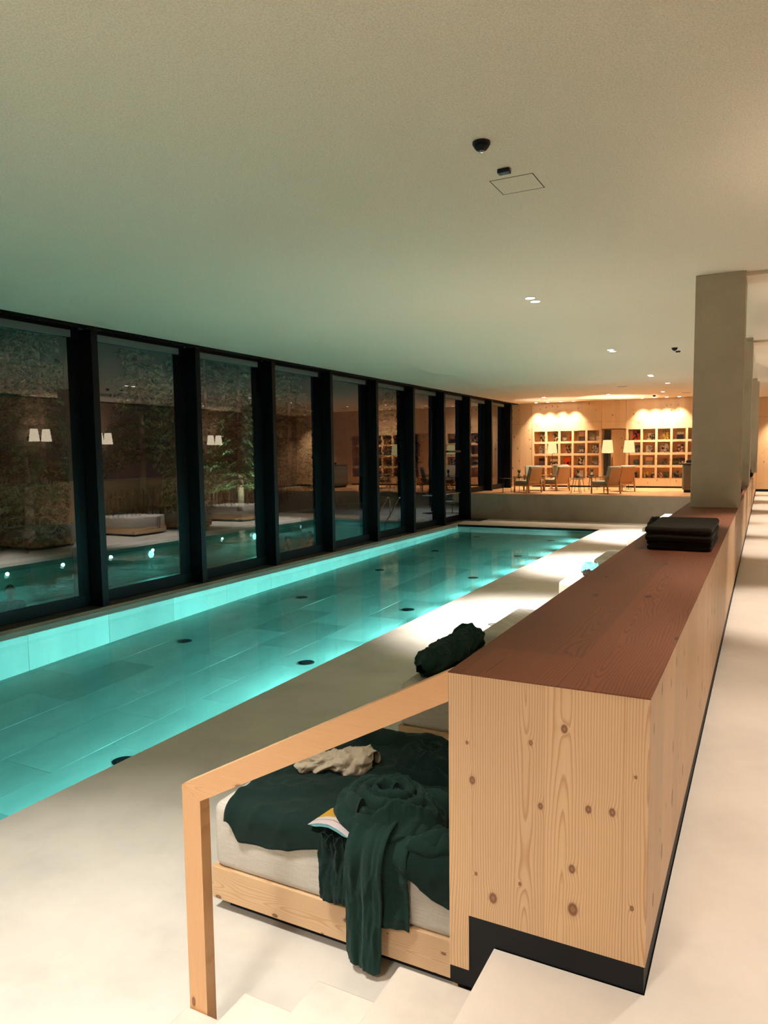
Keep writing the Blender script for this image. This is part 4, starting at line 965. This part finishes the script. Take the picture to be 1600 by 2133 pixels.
TREES = [(-21.0, 26.3, 7.5, 2.1, 1, 'spruce lit green by the garden lamp', 1.2), (-24.0, 23.4, 10, 2.4, 2, 'tall bare-stemmed spruce behind the fence', 2.4), (-22.0, 16.9, 9, 2.0, 3, 'spruce behind the nearest window bay', 0.8),
         (-20.0, 21.6, 8.5, 1.2, 4, 'slim dark spruce in front of the fence', 0.6), (-18.4, 13.6, 3.2, 1.4, 5, 'low bushy young spruce near the outdoor pool', 0.1), (-25.0, 36.0, 10, 2.6, 6, 'distant spruce farthest along the garden', 0.8),
         (-20.0, 40.0, 9, 2.2, 7, 'spruce beyond the terrace end', 1.0), (-26.5, 19.0, 11, 2.6, 8, 'tall spruce deep in the dark garden', 1.0), (-27.0, 31.0, 11, 2.8, 9, 'wide spruce behind the lit one', 0.8)]
for x, y, h, rd, sd, lab, low in TREES: spruce(x, y, h, rd, sd, lab, low)
def bollard(x, y, w_, lab, tgt):
    r = empty('garden_lamp', (x, y, D-0.05), label=lab, cat='garden lamp', group='garden lamps among the spruces')
    obj('post', cyl(NB(), (0, 0, 0), (0, 0, 0.35), 0.035), M_BLACKM, r); obj('head', lathe(NB(), [(0, 0.35), (0.05, 0.35), (0.055, 0.42), (0, 0.43)], 16), M_BLACKM, r)
    d = Vector(tgt)-Vector((x, y, D+0.5)); lamp('garden_lamp_bulb', 'SPOT', (x, y, D+0.48), w_, (0.82, 1.0, 0.80), d, size=0.05, angle=100, blend=0.8)
bollard(-18.7, 25.0, 520, 'garden lamp at the foot of the lit spruce', (-21, 26.3, 1.8))
bollard(-18.6, 18.8, 22, 'added garden lamp by the fence near the window bays', (-22.5, 20.5, 1.5))  # added to lift the dim spruces by the fence
bollard(-16.9, 12.4, 9, 'added garden lamp beside the low young spruce', (-20.5, 15.5, 1.5))  # added faint light on the trees near the young spruce
# swimmers in the outdoor pool
M_SKIN = plain('wet_skin', lin(150, 112, 92), 0.5); M_HAIR = plain('wet_hair', lin(34, 28, 24), 0.4)
def swimmer(x, y, rz, lab, turn=0.0, seed=0):
    zw = D-0.17; r = empty('person', (x, y, zw), rz=rz, label=lab, cat='person', group=None)
    bm = NB()
    def ell(c, s_, rot=None):
        m = Matrix.Translation(c) @ (rot or Matrix.Identity(4)) @ Matrix.Diagonal((*s_, 1)); bmesh.ops.create_uvsphere(bm, u_segments=24, v_segments=16, radius=1, matrix=m)
    ell((0, 0, 0.24), (0.075, 0.095, 0.118)); ell((0, -0.02, 0.20), (0.055, 0.07, 0.085))       # skull, jaw
    ell((0, -0.095, 0.225), (0.013, 0.022, 0.022)); ell((0, -0.085, 0.18), (0.026, 0.012, 0.01))     # nose, lips
    for sx in (-1, 1):
        ell((sx*0.078, 0.005, 0.225), (0.012, 0.024, 0.034)); ell((sx*0.03, -0.083, 0.25), (0.018, 0.01, 0.008))    # ears, brows
        ell((sx*0.10, 0.02, 0.03), (0.10, 0.065, 0.055)); ell((sx*0.185, 0.015, -0.03), (0.065, 0.07, 0.09))       # trapezius, shoulder
        ell((sx*0.21, 0.0, -0.17), (0.048, 0.052, 0.15))
    ell((0, 0.02, 0.10), (0.052, 0.055, 0.10)); ell((0, 0.02, -0.16), (0.175, 0.105, 0.24)); ell((0, 0.02, -0.45), (0.15, 0.10, 0.22))
    o = obj('body', bm, M_SKIN, r, smooth=True); m_ = o.modifiers.new('weld', 'REMESH'); m_.mode = 'VOXEL'; m_.voxel_size = 0.012; m_.use_smooth_shade = True
    bm = NB(); bmesh.ops.create_uvsphere(bm, u_segments=28, v_segments=18, radius=1, matrix=Matrix.Translation((0, 0.012, 0.262)) @ Matrix.Diagonal((0.083, 0.099, 0.108, 1)))
    bmesh.ops.delete(bm, geom=[v for v in bm.verts if v.co.z < 0.255-0.9*(v.co.y) and v.co.y < 0.06 or v.co.z < 0.19], context='VERTS')
    obj('hair', bm, M_HAIR, r, smooth=True)
swimmer(-11.9, 8.35, 0.9, 'swimmer seen as a dark head in the outdoor pool, nearest')
swimmer(-11.75, 16.75, 2.2, 'swimmer with shoulders above the outdoor water, middle bays')
swimmer(-11.85, 18.0, -1.4, 'swimmer beside the other one in the outdoor pool')
